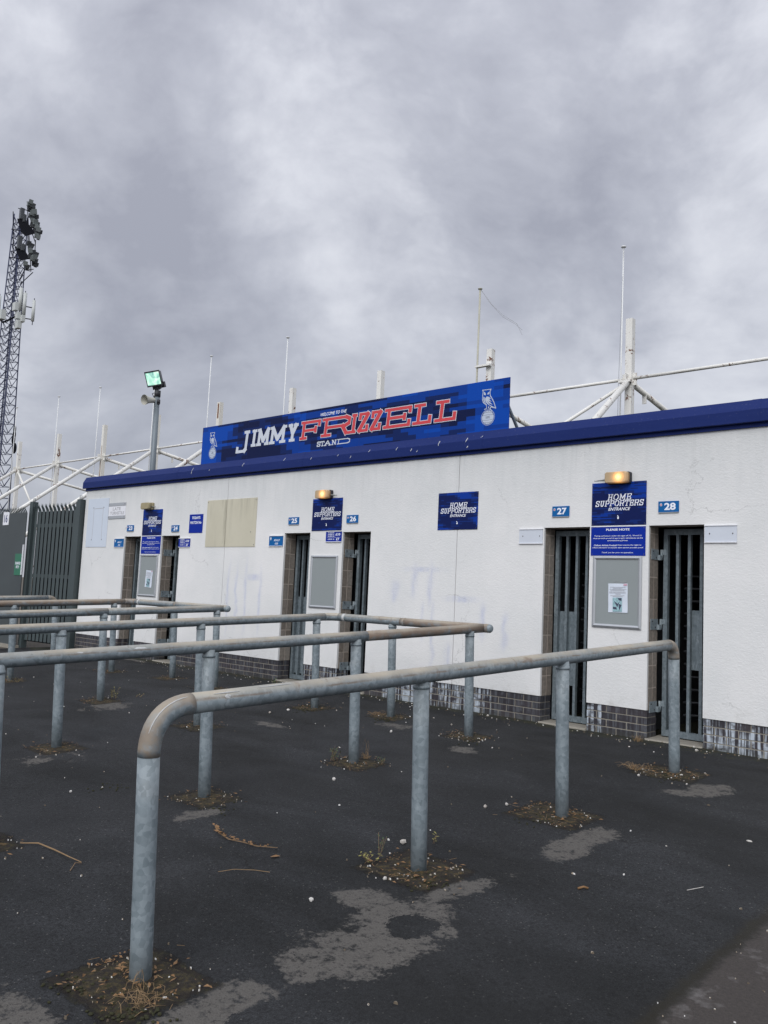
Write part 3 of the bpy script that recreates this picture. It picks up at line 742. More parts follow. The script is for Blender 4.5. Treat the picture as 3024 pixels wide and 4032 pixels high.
# gates
def gate(x0, x1, yf, hinged, plates, thr):
    y2 = yf+.05
    fr = MB(); zb, zt = -.185, 1.93
    fr.box(x0, x0+.045, yf, y2, zb, zt); fr.box(x1-.045, x1, yf, y2, zb, zt)
    fr.box(x0+.045, x1-.045, yf+.001, y2-.001, zb, zb+.062); fr.box(x0+.045, x1-.045, yf+.001, y2-.001, zt-.06, zt)
    f = fr.build('gate_frame', 'galvanised_gate', B)
    n_ = 3; bw = .030
    for k in range(1, n_+1):
        xc = x0+(.147, .270, .394)[k-1]
        MB().box(xc-bw/2, xc+bw/2, yf+.003, y2-.003, zb+.062, zt-.06).build('bar', 'galvanised_gate', f)
    for (a, c, z0, z1) in plates:
        MB().box(x0+(x1-x0)*a, x0+(x1-x0)*c, y2+.002, y2+.006, z0, z1).build('lock_plate', 'galvanised_gate', f)
    if hinged:
        for zc in (1.66, .94, .105):
            h = MB(); h.box(x0-.0445, x0-.038, .045, .212, zc-.055, zc+.055)
            h.box(x0-.042, x0-.012, .19, .25, zc-.055, zc-.002); h.tube([(x0-.018, .235, zc-.05), (x0-.018, .235, zc+.055)], .014, 8)
            h.box(x0-.016, x0+.03, yf-.006, yf-.001, zc+.002, zc+.055)
            h.build('hinge', 'galvanised', f)
            b2 = MB()
            for (yy, zz) in ((.075, zc+.03), (.15, zc-.03)): b2.tube([(x0-.040, yy, zz), (x0-.034, yy, zz)], .009, 6)
            b2.build('hinge_bolt', 'black_metal', f)
    return f
GATES = []
for i in range(0, 6, 2):
    a, c = DOORS[i]; gate(a+.014, a+.559, .222, False, [(.06, .52, .2 if i == 4 else -.1, 1.02)], .0)
    a, c = DOORS[i+1]; gate(a+.046, a+.591, .245, True, [(.52, .72, .50, 1.10)], .0)
# turnstiles inside
for i, d in enumerate(DOORS):
    T = thing('turnstile', ((d[0]+d[1])/2, .95, -.2), 'dark full-height turnstile standing in the %s barred opening counted from the palisade gate' % ['first', 'second', 'third', 'fourth', 'fifth', 'sixth'][i], 'turnstile', 'turnstiles inside the openings')
    xc = (d[0]+d[1])/2+.12
    MB().tube([(xc, 1.0, -.2), (xc, 1.0, 1.9)], .05, 8).build('centre_column', 'turnstile_steel', T)
    for k in range(12):
        a = MB(); z = -.02+k*.135
        for th in (0, pi/2, pi, 3*pi/2): a.tube([(xc, 1.0, z), (xc+.42*cos(th+.6), 1.0+.42*sin(th+.6), z)], .014, 6)
        a.build('arm', 'turnstile_steel', T)

# ------------------------------------------------------------------ signs
YW = -.0125
def board(name, label, cat, x0, x1, z0, z1, mat, th=.006, y=YW, group=None, border=None, screws=True):
    T = thing(name, ((x0+x1)/2, y, z0), label, cat, group)
    MB().cbox(x0, x1, y-th, y-.0005, z0, z1, .001).build('panel', mat, T)
    if screws:
        q = MB()
        for xx in (x0+.016, x1-.016):
            for zz in (z0+.016, z1-.016): q.ell((xx, y-th, zz), .005, .002, .005, 6, 4)
        q.build('screws', 'screw', T)
    return T
def owl_logo(parent, fx, fz, y, size=.94, dark='print_dark', yoff=0, detail=True):
    """owl on a ball; fx, fz turn crest coordinates (metres from the ball's centre) into the wall plane"""
    def C(px, py): return (-2.2+(px-10)*.0004+2.103, 3.687-((py-460)+(px-340)*.17)*.00031-3.318)
    q = MB(); w = .009*size
    out = [(10, 510), (170, 490), (300, 470), (340, 462), (305, 560), (322, 740), (385, 850), (470, 1010), (550, 1265), (370, 1222), (318, 1290), (400, 1380)]
    out2 = [(10, 510), (35, 560), (20, 700), (15, 900), (60, 1040), (190, 1140), (190, 1290), (110, 1330)]
    def T(q_): a, b_ = C(*q_); return (fx+a*size, fz+b_*size)
    if detail: strokes(q, [out, out2], T, w, w, y)
    def poly(pts, yy): q.quad(*[(T(s)[0], yy, T(s)[1]) for s in pts])
    poly([(60, 600), (100, 590), (150, 680), (130, 730), (70, 710)], y-.0006); poly([(280, 570), (285, 660), (220, 710), (200, 660), (230, 610)], y-.0006)
    poly([(50, 780), (100, 820), (110, 960), (170, 1090), (90, 1010), (50, 900)], y-.0006)
    poly([(120, 860), (190, 775), (280, 800), (360, 890), (270, 870), (385, 1010), (250, 950), (430, 1130), (300, 1080), (190, 960), (300, 1130), (510, 1230), (360, 1200), (200, 1080), (125, 960)][::-1], y-.0009)
    poly([(270, 1180), (290, 1185), (290, 1270), (245, 1300)], y-.0006)
    R0 = .092*size
    n_ = 24; q.quad(*[(fx+R0*cos(2*pi*k/n_), y-.0007, fz+R0*1.0*sin(2*pi*k/n_)) for k in range(n_)])
    o = q.build('owl_emblem', 'crest_pale', parent)
    if detail:
        q2 = MB()
        ring = [(fx+R0*1.12*cos(2*pi*k/24), fz+R0*1.12*sin(2*pi*k/24)) for k in range(25)]
        strokes(q2, [ring], lambda s: s, w*.5, w*.5, y-.0004); q2.build('ball_ring', 'crest_pale', parent)
        q3 = MB(); s = R0
        lines = [[(-.93, .3), (0, .38), (.93, .3)], [(-.93, -.33), (0, -.42), (.93, -.33)], [(-.72, .66), (0, .74), (.72, .66)], [(-.72, -.68), (0, -.78), (.72, -.68)],
                 [(-.35, .7), (-.3, .95)], [(.05, .74), (.08, .98)], [(.45, .7), (.4, .9)], [(-.35, -.72), (-.3, -.95)], [(.05, -.76), (.08, -.98)], [(.45, -.74), (.4, -.9)], [(-.93, .3), (-.72, .66)], [(.93, .3), (.72, .66)]]
        strokes(q3, lines, lambda q_: (fx+q_[0]*s, fz+q_[1]*s), w*.3, w*.3, y-.0012); q3.build('ball_seams', dark, parent)
        text('1895', fx-R0*.35, fx+R0*.35, fz-R0*.16, fz+R0*.16, y-.0014, dark, parent, name='ball_year')

def home_supporters(x0, x1, z0, z1, label):
    T = board('supporters_sign', label, 'sign', x0, x1, z0, z1, 'supporter_blue', .008, group='home supporters entrance signs')
    y = YW-.0095; W_, H_ = x1-x0, z1-z0; q = MB()
    def xx(f): return x0+W_*f
    def zz(f): return z0+H_*f
    def line(*a):
        q_ = MB(); word(q_, *a); q_.build('lettering_line', 'print_white', T)
    line('HOME', xx(.295), xx(.745), zz(.585), zz(.725), y, .135)
    line('SUPPORTERS', xx(.068), xx(.965), zz(.442), zz(.577), y, .135)
    text('ENTRANCE', xx(.315), xx(.72), zz(.340), zz(.412), y, 'print_white', T, .02, .3)
    q.ell((xx(.50), y, zz(.165)), .011, .0008, .011, 10, 6); q.quad((xx(.485), y-.001, zz(.235)), (xx(.485), y-.001, zz(.205)), (xx(.515), y-.001, zz(.185)), (xx(.505), y-.001, zz(.215)))
    q.build('small_owl_mark', 'print_white', T); return T
home_supporters(-.652, -.034, 1.958, 2.417, 'navy patterned home supporters entrance sign under the lamp between gates 27 and 28')
home_supporters(-2.775, -2.166, 1.947, 2.408, 'navy patterned home supporters entrance sign standing alone across the fine wall joint')
home_supporters(-5.087, -4.481, 1.971, 2.430, 'navy patterned home supporters entrance sign with a small price plate hung under its corner')
home_supporters(-9.558, -8.943, 1.955, 2.42, 'navy patterned home supporters entrance sign under the unlit beige lamp')

def please_note(x0, x1, z0, z1, label):
    T = board('notice_sign', label, 'sign', x0, x1, z0, z1, 'sign_royal', .006, group='please note signs')
    y = YW-.0072; W_, H_ = x1-x0, z1-z0
    MB().box(x0, x1, YW-.009, YW-.0005, z1+.0005, z1+.012).build('edge_strip', 'sign_white', T)
    def ln(s, a, c, zb, h, bold=.012): text(s, x0+W_*a, x0+W_*c, z0+H_*zb, z0+H_*(zb+h), y, 'print_white', T, bold)
    ln('PLEASE NOTE', .285, .715, .865, .075, .03)
    for s, a, c, zb in [('Paying customers under the ages of 12, 18 and 21', .07, .93, .655), ('must provide proof of age to gain admittance at the', .045, .955, .572), ('concessionary prices.', .31, .69, .490),
                        ('Club reserve the right to', .50, .93, .332), ('refuse admission to anyone who cannot provide proof.', .03, .97, .245), ('Thank you for your co-operation.', .21, .79, .075)]:
        ln(s, a, c, zb, .055)
    ln('Oldham Athletic Football', .06, .485, .332, .055)
please_note(-.655, -.037, 1.636, 1.942, 'royal blue notice sign with small print between the two gates nearest the viewer')
please_note(-9.557, -8.945, 1.632, 1.943, 'royal blue notice sign with small print between the two farthest gates')

NUM = [('23', -10.075, -9.851, 2.044, 2.154, 'far'), ('24', -8.634, -8.41, 2.015, 2.125, ''), ('25', -5.595, -5.369, 2.074, 2.180, ''), ('26', -4.385, -4.166, 2.070, 2.179, ''), ('27', -1.138, -.926, 2.070, 2.184, ''), ('28', .098, .311, 2.080, 2.192, '')]
NL = ['small sky blue plate with a white 23, the farthest gate number', 'small sky blue number plate 24 between the unlit lamp and the match sign', 'small sky blue number plate 25 above the gate beside the adult price plate',
      'small sky blue number plate 26 above the gate next to the third lamp', 'small sky blue plate 27 above the opening with a blank plate at its far jamb', 'small sky blue number plate 28 above the nearest gate, with a tiny crest']
for (s, x0, x1, z0, z1, _), lab in zip(NUM, NL):
    T = board('number_plate', lab, 'sign', x0, x1, z0, z1, 'sign_sky', .012, group='gate number plates', screws=False)
    w = x1-x0; h = z1-z0
    text(s, x0+w*.30, x0+w*.86, z0+h*.18, z0+h*.84, YW-.0135, 'print_white', T, .035)
    q = MB(); cx, cz = x0+w*.14, z0+h*.68
    q.quad(*[(cx+.0125*cos(2*pi*k/12), YW-.0134, cz+.0155*sin(2*pi*k/12)) for k in range(12)]); q.build('crest', 'sign_pale', T)
    q = MB(); q.quad(*[(cx+.007*cos(2*pi*k/8), YW-.0138, cz-.002+.009*sin(2*pi*k/8)) for k in range(8)]); q.build('crest_mark', 'print_red', T)
    MB().box(x0, x1, YW-.014, YW-.001, z0-.006, z0-.0005).build('lip', 'steel_frame', T)

def framed(name, lab, x0, x1, z0, z1, mat, group):
    T = board(name, lab, 'sign', x0, x1, z0+.007, z1-.007, mat, .010, group=group, screws=False)
    f = MB(); f.box(x0-.002, x1+.002, YW-.018, YW-.0005, z1-.0065, z1+.002); f.box(x0-.002, x1+.002, YW-.018, YW-.0005, z0-.002, z0+.0065)
    f.build('rim', 'sign_white', T); return T
for x0, x1, z0, z1, lab, r in [(-6.013, -5.702, 1.754, 1.913, 'blue adult price plate beside gate 25, in the middle of the wall', 1), (-10.486, -10.165, 1.75, 1.914, 'blue adult price plate beside gate 23, near the wall end', 0)]:
    T = framed('price_plate', lab, x0, x1, z0, z1, 'sign_sky', 'adult price plates'); w, h = x1-x0, z1-z0
    text('ADULT', x0+w*.36, x0+w*.80, z0+h*.48, z0+h*.66, YW-.0112, 'print_white', T, .03)
    text('£22', x0+w*.45, x0+w*.68, z0+h*.17, z0+h*.34, YW-.0112, 'print_white', T, .03)
    q = MB(); cx, cz = x0+w*.13, z0+h*.72; q.quad(*[(cx+.016*cos(2*pi*k/12), YW-.0112, cz+.024*sin(2*pi*k/12)) for k in range(12)]); q.build('crest', 'sign_pale', T)
for x0, x1, z0, z1, lab in [(-4.780, -4.470, 1.810, 1.962, 'dark blue student and under 18 price plate beside gate 26'), (-8.386, -8.062, 1.745, 1.898, 'dark blue student and under 18 price plate below the match number sign')]:
    T = framed('price_plate', lab, x0, x1, z0, z1, 'sign_royal', 'concession price plates'); w, h = x1-x0, z1-z0; y = YW-.0112
    for s, zb in (('STUDENT/', .80), ('UNDER 21/', .64), ('OVER 65', .48)): text(s, x0+w*.13, x0+w*.55, z0+h*zb, z0+h*(zb+.11), y, 'print_white', T, .02)
    text('£10', x0+w*.63, x0+w*.93, z0+h*.58, z0+h*.82, y, 'print_white', T, .035)
    text('UNDER 18', x0+w*.13, x0+w*.55, z0+h*.20, z0+h*.31, y, 'print_white', T, .02)
    text('£7', x0+w*.67, x0+w*.88, z0+h*.14, z0+h*.37, y, 'print_white', T, .035)
    q = MB(); q.quad((x0+w*.1, y, z0+h*.42), (x0+w*.95, y, z0+h*.42), (x0+w*.95, y, z0+h*.435), (x0+w*.1, y, z0+h*.435)); q.build('rule', 'print_white', T)
for x0, x1, lab in [(-1.565, -1.256, 'blank white plate fixed against the jamb of gate 27'), (.573, .881, 'blank white plate fixed just past gate 28, nearest the viewer')]:
    T = framed('blank_plate', lab, x0, x1, 1.768, 1.936, 'sign_pale', 'blank white plates')
    q = MB()
    for f in (.16, .88): q.ell((x0+(x1-x0)*f, YW-.011, 1.855), .006, .003, .009, 6, 4)
    q.build('screws', 'screw', T)
T = board('match_number_sign', 'royal blue match number sign, blank in its lower half, beside the stained cream board', 'sign', -8.122, -7.740, 1.983, 2.297, 'sign_royal', .006)
text("TODAY'S", -8.045, -7.815, 2.215, 2.262, YW-.0072, 'print_white', T, .035); text('MATCH No', -8.085, -7.775, 2.135, 2.182, YW-.0072, 'print_white', T, .03)
# late turnstile
T = thing('late_sign', (-10.48, YW, 2.28), 'faded late turnstile sign with grey letters and grey batten strips', 'sign')
MB().cbox(-10.775, -10.182, YW-.006, YW-.0005, 2.292, 2.586, .001).build('panel', 'sign_white', T)
for z0, z1 in ((2.53, 2.588), (2.288, 2.345)): MB().cbox(-10.78, -10.178, YW-.012, YW-.0065, z0, z1, .001).build('batten', 'steel_frame', T)
text('LATE', -10.63, -10.35, 2.445, 2.505, YW-.0072, 'print_grey', T, .02); text('TURNSTILE', -10.72, -10.22, 2.365, 2.425, YW-.0072, 'print_grey', T, .02)
q = MB()
for xx in (-10.75, -10.21):
    for zz in (2.56, 2.315): q.ell((xx, YW-.0125, zz), .009, .003, .009, 6, 4)
q.build('screws', 'screw', T)
T = thing('pale_board', (-11.17, YW, 1.757), 'pale blue painted board with a scraped rectangle, at the far end of the wall', 'board')
MB().cbox(-11.56, -10.79, YW-.008, YW-.0005, 1.757, 2.697, .001).build('panel', 'light_blue_board', T)
q = MB(); x0, x1, z0, z1 = -11.33, -10.98, 1.92, 2.50
strokes(q, [[(x0, z0), (x0+.006, 2.2), (x0-.004, z1), (x1, z1+.006), (x1-.006, 2.3), (x1+.004, z0)]], lambda s: s, .010, .010, YW-.0085); q.build('scrape_line', 'print_grey', T)
q = MB()
for xx in (x0-.015, x1+.015):
    for zz in (z0-.02, z1+.02): q.ell((xx, YW-.0085, zz), .012, .002, .014, 6, 4)
q.build('plug', 'screw', T)
T = thing('stained_board', (-6.99, YW, 1.749), 'stained cream board in two sheets across the wall joint', 'board')
for a, c in ((-7.634, -7.117), (-7.107, -6.353)): MB().cbox(a, c, YW-.008, YW-.0005, 1.749, 2.513, .001).build('sheet', 'stained_board', T)
q = MB()
for xx, zz in ((-6.38, 2.48), (-6.38, 1.78), (-7.61, 2.48), (-6.47, 1.98)): q.ell((xx, YW-.0085, zz), .008, .003, .010, 6, 4)
q.build('screws', 'screw', T)

def notice(x0, x1, z0, z1, lab):
    T = thing('notice_board', ((x0+x1)/2, YW, z0), lab, 'notice board', 'silver framed notice boards')
    MB().box(x0+.02, x1-.02, YW-.010, YW-.0005, z0+.02, z1-.02).build('back_panel', 'notice_grey', T)
    f = .036
    def bar(a, c, d, e):
        q = MB(); q.quad(a, c, d, e); return q
    y0, y1 = YW-.0005, YW-.024
    O = [(x0, z0), (x1, z0), (x1, z1), (x0, z1)]; I = [(x0+f, z0+f), (x1-f, z0+f), (x1-f, z1-f), (x0+f, z1-f)]
    for k in range(4):
        q = MB(); a, c = O[k], O[(k+1) % 4]; ai, ci = I[k], I[(k+1) % 4]
        am = ((a[0]+ai[0])/2, (a[1]+ai[1])/2); cm = ((c[0]+ci[0])/2, (c[1]+ci[1])/2)
        ring = [(a, c, y0), (a, c, YW-.016), (am, cm, y1), (ai, ci, YW-.014), (ai, ci, y0)]
        for j in range(4):
            (p0, p1, ya), (p2, p3, yb) = ring[j], ring[j+1]
            q.quad((p0[0], ya, p0[1]), (p1[0], ya, p1[1]), (p3[0], yb, p3[1]), (p2[0], yb, p2[1]), smooth=True)
        q.build('frame_side', 'steel_frame', T)
    return T
notice(-.620, -.070, .880, 1.629, 'silver framed grey notice board with a taped paper on it, nearest the viewer')
notice(-5.058, -4.520, .880, 1.620, 'silver framed grey notice board, empty, between gates 25 and 26')
notice(-9.550, -8.985, .880, 1.618, 'silver framed grey notice board partly behind the rails, farthest along the wall')
def poster(xc, zc, w, h, tilt, lab):
    T = thing('paper_notice', (xc, YW-.012, zc), lab, 'paper', None); ry = Matrix.Translation((xc, 0, zc)) @ Matrix.Rotation(tilt, 4, 'Y')
    y = YW-.0125
    q = MB(); n_ = 8
    for j in range(n_+1):
        for i in range(n_+1):
            u, v = i/n_-.5, j/n_-.5
            d = .003*abs(sin(3*u+5*v))+.010*max(0, -v-.3)*abs(sin(7*u+1))
            q.v.append(tuple(ry @ Vector((u*w, y-d, v*h))))
    for j in range(n_):
        for i in range(n_):
            a = j*(n_+1)+i; q.f.append((a, a+1, a+n_+2, a+n_+1)); q.sm.append(True)
    q.build('sheet', 'paper', T)
    y -= .0075
    q = MB()
    for k, (a, c) in enumerate([(.1, .9), (.25, .75), (.08, .95), (.12, .85), (.05, .9), (.05, .92), (.38, .66), (.12, .85), (.25, .75)]):
        z = h*(.5-.13-k*.037-(.015 if k > 3 else 0)-(.015 if k > 6 else 0))
        q.quad(*[tuple(ry @ Vector(s)) for s in ((w*(a-.5), y, z), (w*(c-.5), y, z), (w*(c-.5), y, z+h*.012), (w*(a-.5), y, z+h*.012))])
    q.build('text_lines', 'print_grey', T)
    q = MB(); q.quad(*[tuple(ry @ Vector(s)) for s in ((-w*.26, y, -h*.47), (w*.22, y, -h*.47), (w*.22, y, h*.01), (-w*.26, y, h*.01))]); q.build('picture', 'paper_photo', T)
    q = MB()
    for pts in ([(-.2, -.1), (-.02, -.32), (.12, -.1), (.0, -.2)], [(.0, .0), (.2, .0), (.2, -.1), (.06, -.08)], [(.06, -.2), (.2, -.24), (.1, -.42), (.06, -.34)], [(-.24, -.3), (-.06, -.32), (-.04, -.4), (-.24, -.38)]):
        q.quad(*[tuple(ry @ Vector((w*a_, y-.0004, h*b_))) for a_, b_ in pts])
    q.build('picture_shapes', 'print_dark', T)
    q = MB(); q.quad(*[tuple(ry @ Vector(s)) for s in ((w*.3, y, h*.43), (w*.48, y, h*.43), (w*.48, y, h*.49), (w*.3, y, h*.49))]); q.build('stamp', 'pink', T)
    q = MB()
    for k in range(7):
        a = random.uniform(-.6, .5)*w; z = h*(.5+random.uniform(0, .09))
        q.tube([tuple(ry @ Vector((a, y+.006, z))), tuple(ry @ Vector((a+random.uniform(.02, .05), y+.0055, z+random.uniform(-.015, .012))))], .0012, 4)
    q.build('torn_tape', 'print_grey', T)
poster(-.326, 1.193, .218, .302, radians(-1), 'crumpled white paper notice with a bluish picture, taped to the nearest notice board')
poster(-9.22, 1.19, .215, .30, radians(3), 'small white paper notice taped to the farthest notice board')

# bulkhead lamps
def bulkhead(xc, zc, lit, lab, arm):
    T = thing('bulkhead_lamp', (xc, YW, zc), lab, 'lamp', 'bulkhead lamps above the supporters signs')
    w, h = .125, .058
    def rounded(yf, yb, w, h, r, mat, nm, origin=None):
        q = MB(); n_ = 5; P = []
        for cx, cz, a0 in ((w-r, h-r, 0), (-w+r, h-r, pi/2), (-w+r, -h+r, pi), (w-r, -h+r, 3*pi/2)):
            for k in range(n_): th = a0+pi/2*k/(n_-1); P.append((cx+r*cos(th), cz+r*sin(th)))
        m_ = len(P)
        for (yy, s) in ((yb, 1), (yf+.012, 1), (yf, .90)):
            q.v += [(xc+x_*s, yy, zc+z_*s) for x_, z_ in P]
        for L in range(2):
            for j in range(m_):
                j2 = (j+1) % m_; q.f.append((L*m_+j, L*m_+j2, (L+1)*m_+j2, (L+1)*m_+j)); q.sm.append(True)
        q.f.append(tuple(2*m_+j for j in range(m_))); q.sm.append(False); q.f.append(tuple(range(m_))[::-1]); q.sm.append(False)
        return q.build(nm, mat, T, origin)
    rounded(YW-.055, YW-.0005, w+.006, h+.006, .02, 'black_metal' if lit else 'beige_plastic', 'housing')
    rounded(YW-.125, YW-.050, w, h, .022, 'lit_lens' if lit else 'beige_plastic', 'lens', (xc, YW-.06, zc))
    q = MB(); s = -1 if arm < 0 else 1
    q.tube([(xc+s*w*.95, YW-.035, zc-.01), (xc+s*(w+.05), YW-.05, zc-.016), (xc+s*(w+.14), YW-.06, zc-.022)], [.017, .010, .003], 6)
    q.ell((xc+s*(w+.142), YW-.06, zc-.02), .006, .006, .006, 6, 4); q.build('bracket', 'bracket_grey', T)
bulkhead(-.328, 2.455, True, 'lit amber bulkhead lamp nearest the viewer, its thin bracket on the far side', -1)
bulkhead(-4.815, 2.482, True, 'smaller looking lit amber bulkhead lamp midway along the wall', 1)
bulkhead(-9.36, 2.478, False, 'unlit beige bulkhead lamp above the farthest supporters sign', 1)

# long banner on the roof edge
T = thing('stand_banner', (-4.9, .05, 3.02), 'long blue banner naming the stand in white and red, an owl crest at either end', 'banner')
MB().cbox(-7.985, -1.800, .036, .05, 3.02, 3.778, .002).build('panel', 'banner_blue', T)
for x0 in [-7.985+k*1.237 for k in range(1, 5)]: MB().box(x0-.001, x0+.001, .0345, .0352, 3.02, 3.777).build('panel_joint', 'print_navy', T)
st = MB()
for x0 in (-7.6, -6.0, -4.4, -2.8, -2.0): st.box(x0, x0+.05, .051, .09, 3.0, 3.74)
for x0 in (-7.6, -6.0, -4.4, -2.8, -2.0): st.tube([(x0+.025, .09, 3.7), (x0+.025, .7, 3.02)], .02, 6)
st.build('stay', 'galvanised', T)
y = .0345
q = MB(); wj = .056
glyph(q, 'J', -7.045, -6.735, 3.262, 3.612, y, wj, .046, .12)
for ch, a, c in (('I', -6.675, -6.545), ('M', -6.545, -6.215), ('M', -6.240, -5.835), ('Y', -5.815, -5.575)): glyph(q, ch, a, c, 3.338, 3.610, y, wj, .044, .12)
q.build('name_lettering', 'banner_white', T)
text('WELCOME TO THE', -5.082, -4.545, 3.657, 3.704, y, 'print_white', T, .015, .3)
q = MB()
for ch, a, c in (('S', -5.132, -5.055), ('T', -5.052, -4.975), ('A', -4.985, -4.83), ('N', -4.825, -4.725), ('D', -4.715, -4.455)): glyph(q, ch, a, c, 3.209, 3.284, y, .014, .012, .08)
q.build('stand_lettering', 'banner_white', T)
FR = [('F', -5.520, -5.098), ('R', -5.063, -4.450), ('I', -4.460, -4.350), ('Z', -4.315, -4.120), ('Z', -4.078, -3.885), ('E', -3.840, -3.355), ('L', -3.318, -3.000), ('L', -2.950, -2.600)]
q = MB(); q2 = MB()
for ch, a, c in FR:
    glyph(q, ch, a, c, 3.341, 3.616, y, .050, .042, .12, grow=.008); glyph(q2, ch, a, c, 3.341, 3.616, y-.002, .050, .042, .12, grow=-.001)
q.build('letter_outline', 'banner_white', T); q2.build('red_lettering', 'print_red', T)
owl_logo(T, -2.103, 3.318, y); owl_logo(T, -7.672, 3.320, y)

# ------------------------------------------------------------------ queue rails
NV = Vector((0, -.039, 1))
def PP(x, y, h): return Vector((x, y, -.19+.038*y))+NV*h
RR = .0445; HR = 1.055
def seg(a, b_, n_=8): return [a.lerp(b_, k/n_) for k in range(n_+1)]
def bend(p0, pc, p1, r, n_=8):
    d0 = (p0-pc).normalized(); d1 = (p1-pc).normalized(); out = []
    a, c = pc+d0*r, pc+d1*r
    for k in range(n_+1):
        t_ = k/n_; out.append(a*(1-t_)**2+pc*2*t_*(1-t_)*.75+pc*2*t_*(1-t_)*.25+c*t_*t_)
    return out
def post(T, x, y, h=HR-.02, r=RR, mat='galvanised'):
    MB().tube(seg(PP(x, y, -.06), PP(x, y, h), 3), r, 24).build('post', mat, T)
    # weld bead where the upright meets the rail
    q = MB(); q.tube([PP(x, y, h-.055), PP(x, y, h-.035)], r+.003, 20); q.build('weld', mat, T)
def rail(T, path, mat='galvanised_rail', name='rail', r=RR): MB().tube(path, r, 28).build(name, mat, T)
# single rail nearest the viewer
T = thing('queue_rail', (.76, -3.7, -.33), 'galvanised tube queue rail nearest the viewer, with a tan elbow at its near end', 'queue rail', 'galvanised queue rails in front of the turnstiles')
a0, a1 = (.735, -6.18), (.815, -1.25)
A0, A1 = PP(*a0, HR), PP(*a1, HR); D = (A1-A0).normalized(); rb = .19
el = bend(PP(*a0, .5), A0, A1, rb, 12); rail(T, el, 'tan_elbow', 'elbow', RR+.0012)
el2 = bend(A0, A1, PP(*a1, .5), .12, 10); rail(T, el2, 'tan_elbow', 'elbow', RR+.0012)
rail(T, seg(el[-1], el2[0], 12))
for (x, y) in (a0, a1):
    rr_ = rb if y < -3 else .12
    MB().tube(seg(PP(x, y, -.06), PP(x, y, HR-rr_), 4), RR, 24).build('post', 'galvanised', T)
for (x, y) in ((.745, -4.47), (.785, -3.01)): post(T, x, y)
q = MB()
sc = []
for k, v in enumerate(el[3:]): sc.append(v)
off_ = []
for k in range(len(el)-1):
    T_ = (el[k+1]-el[k]).normalized(); side = T_.cross(Vector((1, 0, 0))).normalized()
    if side.z < 0 and abs(side.z) > .1: side = -side
    if side.z <= .1 and side.y > 0: side = -side
    off_.append(el[k]+(side*.80+Vector((.60, 0, 0))).normalized()*(RR+.0014))
q.tube(off_[3:], [.0006]+[.0028]*(len(off_[3:])-2)+[.0006], 5)
a_ = el[-1].lerp(el2[0], .02)+Vector((.030, 0, .0345)); b_ = el[-1].lerp(el2[0], .05)+Vector((.030, 0, .0345)); q.tube([a_, a_.lerp(b_, .5), b_], [.001, .004, .001], 5)
a_ = el[-1].lerp(el2[0], .075)+Vector((.022, 0, .040)); b_ = el[-1].lerp(el2[0], .115)+Vector((.022, 0, .040)); q.tube([a_, a_.lerp(b_, .5), b_], [.001, .0032, .001], 5)
q.build('scratch', 'weld_white', T)['kind'] = 'stuff'
q = MB(); c_ = el[-1].lerp(el2[0], .035)+Vector((.040, 0, .016)); q.ell(c_, .005, .016, .012, 8, 5, .25); q.build('paint_fleck', 'weld_white', T)
def hairpin(xa, xb, ynear, yend, postsA, postsB, postM, lab, rusty):
    T = thing('queue_rail', ((xa+xb)/2, yend-1, -.28), lab, 'queue rail', 'galvanised queue rails in front of the turnstiles')
    pa0, pa1 = PP(xa, ynear, HR), PP(xa, yend, HR); pb0, pb1 = PP(xb, ynear, HR), PP(xb, yend, HR)
    # xa side butts into the cross rail, which carries on to a domed end; xb side turns by a mitred bend
    bt = bend(pb0, pb1, pa1, .13, 8)
    rail(T, seg(pb0, bt[0], 14), rusty[0]); rail(T, bt, rusty[1], 'elbow', RR+.001)
    ca = bt[-1]; cb_ = pa1+Vector((.075, 0, 0))
    mid_ = ca.lerp(cb_, .45); rail(T, seg(ca, mid_, 6), 'galvanised_rail', 'cross_rail'); rail(T, seg(mid_, cb_, 6), rusty[2], 'cross_rail')
    q = MB(); q.ell(cb_, .040, RR-.0005, RR-.0005, 16, 10); q.build('end_cap', 'galvanised', T)
    jn = pa0.lerp(pa1, .72); rail(T, seg(pa0, jn, 12), 'galvanised_rail'); rail(T, seg(jn, pa1, 5), rusty[2])
    for f in (.04, .47): q = MB(); c_ = ca.lerp(cb_, f); q.tube([c_-Vector((.02, 0, 0)), c_+Vector((.02, 0, 0))], RR+.0012, 22); q.build('weld_collar', 'tan_elbow' if f > .2 else 'weld_white', T)
    for x in (xa, xb): post(T, x, ynear+.06)
    for y in postsA: post(T, xa, y)
    for y in postsB: post(T, xb, y)
    for x in postM: post(T, x, yend+.01)
    return T
H1 = hairpin(-1.255, -3.46, -7.3, -1.07, (-5.95, -4.45, -2.93, -1.30), (-5.95, -4.45, -2.95, -1.32), (-2.50,), 'galvanised queue rail folded into a hairpin, second one out from the viewer', ('galvanised_rail', 'galvanised_rail', 'rusty_rail'))
q = MB()
for (yy, L, s) in ((-5.02, .075, 1), (-5.45, .05, .6)):
    c_ = PP(-1.255, yy, HR)+Vector((.036, 0, .022)); q.ell(c_-Vector((.006, 0, .003)), .011, L, .013*s, 12, 8, .10)
q.build('paint_fleck', 'weld_white', H1)
hairpin(-5.53, -7.87, -7.3, -1.10, (-5.95, -4.40, -2.88, -1.22), (-5.95, -4.45, -2.93, -1.40), (-6.72,), 'galvanised queue rail folded into a hairpin with a rust brown far side, third one out', ('rusty_rail', 'rusty_rail', 'galvanised_rail'))
T = thing('queue_rail', (-9.95, -3.5, -.33), 'queue rail farthest from the viewer, mostly hidden, with a brown elbow', 'queue rail', 'galvanised queue rails in front of the turnstiles')
f0, f1 = PP(-9.95, -7.3, HR-.02), PP(-9.95, -1.30, HR-.02)
